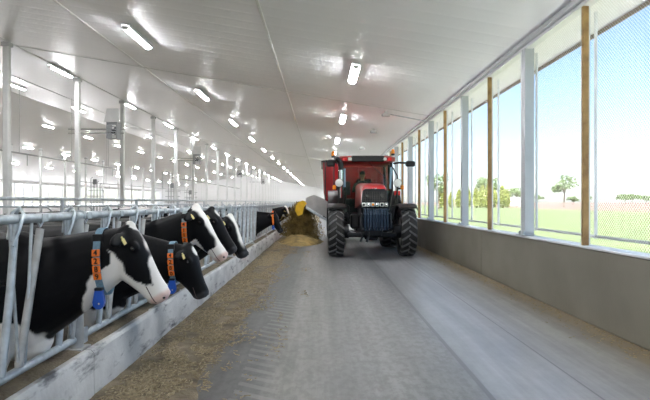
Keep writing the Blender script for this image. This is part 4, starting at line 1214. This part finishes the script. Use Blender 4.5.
def g_floor():
    y = 2.4+rng.random()*14; x = rng.uniform(-.95, -.2)
    return Vector((x, y, .006)) if noise.noise(Vector((x*3, y*1.0, 3))) > .25 else None
straw(1500, g_floor, 'stray_straw', M_FEED, 'stray straw bits on the tyre track of the drive', (.015, .06))
def g_wall():
    y = 4+rng.random()*14; x = XR-.02-abs(rng.gauss(0, .16))
    return Vector((x, y, .005)) if rng.random() < .7 else None
straw(1600, g_wall, 'wall_foot_litter', M_FEED, 'thin litter gathered along the foot of the window wall', (.01, .04))
# heap under the conveyor mouth and the falling stream
FX, FY = -.82, 19.3
hp = MB(); rows = []
for j in range(25):
    y = FY-1.9+4.6*j/24; row = []
    for i in range(19):
        x = FX-.85+1.75*i/18
        e = ((x-FX)/.82)**2+((y-FY-.4)/2.1)**2
        h = max(0, 1-e)**.8*.30*(1+.35*noise.noise(Vector((x*4, y*4, 3))))
        row.append(Vector((max(x, -1.72), y, h-.004)))
    rows.append(row)
hp.add([q for r in rows for q in r], [(i*19+k, i*19+k+1, (i+1)*19+k+1, (i+1)*19+k) for i in range(24) for k in range(18)])
tag(hp.build('feed_heap', M_FEEDY, None, 180), 'fresh brown feed heap building up under the conveyor mouth', 'feed', kind='stuff')
def g_fall():
    t_ = rng.random(); z = 1.52-1.35*t_
    sp = .14+.50*t_**.8; x = FX+.10-.14*t_+rng.gauss(0, sp*.55); y = FY+.10+abs(rng.gauss(0, .2+.2*t_))-.16*t_
    if x < -1.55: x = -1.55
    return Vector((x, y, z+.08*math.sin(x*3)))
straw(17000, g_fall, 'falling_feed', M_FEEDY, 'stream of chopped feed falling from the yellow conveyor mouth', (.03, .13), .008, 1.45)
# windrow already laid down beyond the wagon mouth
wn_ = MB(); rows = []
for j in range(60):
    y = 21.2+j*1.5; row = []
    for i in range(9):
        f_ = i/8; x = -1.6+1.35*f_
        row.append(Vector((x, y, max(0, math.sin(PI*f_))*.36*(1+.25*noise.noise(Vector((x*3, y*1.3, 1))))*smooth01(20.9, 22.5, y)-.003)))
    rows.append(row)
wn_.add([q for r in rows for q in r], [(i*9+k, i*9+k+1, (i+1)*9+k+1, (i+1)*9+k) for i in range(59) for k in range(8)])
tag(wn_.build('feed_windrow', M_FEED, None, 180), 'tan ridge of laid feed along the curb beyond the falling stream', 'feed', kind='stuff')

# ------------------------------------------------------------------ outside: lawn, field, trees
tag(MB().box((XR+.2+22.9, 200, -.15), (45.4, 600, .2)).build('ground_lawn', M_GRASS, None, None), label='pale mown lawn outside the window wall', kind='structure')
tag(MB().box((49+700, 700, -.17), (1400, 2400, .2)).build('ground_field', M_SOIL, None, None), label='bare pinkish field beyond the lawn', kind='structure')
tag(MB().box((XR+.2+1.3, 50, -.13), (2.6, 130, .2)).build('ground_gravel', M_GRAVEL, None, None), label='grey gravel strip at the foot of the barn', kind='structure')
tag(MB().box((XL-200, 100, -.17), (398, 900, .2)).build('ground_far_side', M_GRAVEL, None, None), label='made-up pale ground beyond the far long side, bouncing light inside', kind='structure')  # ground cover invented here, bright enough to bounce sunlight up to the ceiling

def leaf_cloud(c, r, n, size, seed, shape='ball', mb=None):
    rg = random.Random(seed); mb = mb or MB(); vs_ = []; fs_ = []
    for _ in range(n):
        while True:
            q = Vector((rg.uniform(-1, 1), rg.uniform(-1, 1), rg.uniform(-1, 1)))
            if .3 < q.length < 1: break
        if shape == 'cone':
            h = (q.z+1)/2; sc = (1-h)**.55*.95+.08; p_ = Vector((q.x*sc*r[0], q.y*sc*r[1], q.z*r[2]))
        else: p_ = Vector((q.x*r[0], q.y*r[1], q.z*r[2]))
        p_ *= 1+.18*noise.noise(p_*.9+Vector((seed, 0, 0)))
        p_ = p_+Vector(c); nrm = Vector((rg.gauss(0, 1), rg.gauss(0, 1), rg.gauss(0, 1))).normalized(); a = nrm.orthogonal().normalized(); b = nrm.cross(a)
        s = size*rg.uniform(.6, 1.3); k = len(vs_)
        vs_ += [p_+a*s, p_+b*s*.6, p_-a*s, p_-b*s*.6]; fs_.append((k, k+1, k+2, k+3))
    return mb.add(vs_, fs_)
def tree(name, x, y, h, r, kind, label, cat, seed, m, group, n=900, size=.28):
    t = empty(name, (x, y, -.05), label=label, cat=cat, group=group)
    tk = MB()
    if kind == 'cone':
        tk.tube([(x, y, -.05), (x, y, h*.8)], [.12, .03], 8); tk.build('trunk', M_BARK, t)
        leaf_cloud((x, y, h*.5), (r, r, h*.5), n, size, seed, 'cone').build('foliage', m, t, None)['kind'] = 'stuff'
    else:
        tk.tube([(x, y, -.05), (x+.1, y, h*.35), (x, y, h*.75)], [h*.028, h*.022, h*.008], 8)
        rg = random.Random(seed); fol = MB(); tops = []
        for i in range(7):
            a = i*2*PI/7+rg.random(); z0 = h*rg.uniform(.35, .6); q = Vector((x+math.cos(a)*r*rg.uniform(.45, .8), y+math.sin(a)*r*.7, h*rg.uniform(.55, .92)))
            tk.tube([(x, y, z0), ((x+q.x)/2, (y+q.y)/2, (z0+q.z)/2+.1*h*.3), q], [h*.012, h*.009, h*.004], 6); tops.append(q)
        tops.append(Vector((x, y, h*.9)))
        for i, q in enumerate(tops): leaf_cloud(q, (r*.42, r*.42, h*.13), n//8, size, seed+i, 'ball', fol)
        tk.build('trunk', M_BARK, t); fol.build('foliage', m, t, None)['kind'] = 'stuff'
    return t
def at_px(u, base_v, Y=None):
    Y = Y or EYE*F/(base_v-202); return (u-322)*Y/F, Y
HG = [(441, 187.5, 6.0), (451, 192, 5), (459, 189, 6), (468, 187, 7), (476, 187, 7), (482, 184.5, 8), (488, 184.5, 8), (494, 187, 7), (502, 184.5, 8), (507, 189, 6)]
for i, (u, top, wpx) in enumerate(HG):
    Y = 132+(i % 2)*7.5; x = (u-322)*Y/F; h = (202-top)*Y/F+1.5
    tree('hedge_shrub', x, Y, h, wpx*.62*Y/F*1.05, 'cone', 'yellow green conical shrub outside, %s from the tractor in the hedge row' % ORD[i], 'shrub', 50+i, M_LEAF_Y, 'conical shrubs outside the windows', 1300, .30)
for i, (u, top, Y, r, lab, n) in enumerate(((438.5, 174.5, 118, 2.4, 'slender young tree outside just right of the tractor', 500), (487, 178.5, 165, 4.2, 'round green tree rising behind the hedge row', 900),
        (564, 175.5, 150, 3.6, 'lone open-crowned young tree standing in the field', 620), (517, 188.5, 190, 5.0, 'round leafy tree right of the hedge beside a tall steel post', 900),
        (573, 197, 260, 3.2, 'low bush on the horizon right of the lone tree', 300), (587, 197, 300, 2.6, 'second low bush on the horizon, farther from the lone tree', 260),
        (537, 195.5, 300, 3.6, 'small tree on the horizon left of the lone tree', 300), (625, 194.5, 300, 5.0, 'left tree of the pair on the horizon at the photo\'s right', 500),
        (632, 194, 310, 4.2, 'right tree of the pair on the horizon at the photo\'s right', 500), (646, 196, 330, 5.0, 'round tree on the horizon at the right edge of the photo', 400))):
    x = (u-322)*Y/F; h = (202-top)*Y/F+1.5
    tree('tree', x, Y, h, r, 'ball', lab, 'tree', 80+i, M_LEAF_G, 'trees outside the windows', n, .34 if Y < 200 else .5)
# low white-roofed building far off
bx, bY = (515-322)*210/F, 210.0
t = empty('farm_building', (bx, bY, 0), label='tiny white-roofed building far outside beyond the hedge', cat='building')
MB().box((bx, bY, .9), (6, 5, 1.9)).build('walls', mat('far_wall', (.55, .5, .45), .8), t, None)
MB().prism([(bx-3.3, 1.8), (bx+3.3, 1.8), (bx, 3.3)], 'y', bY-2.8, bY+2.8).build('roof', mat('far_roof', (.8, .82, .84), .6), t, None)
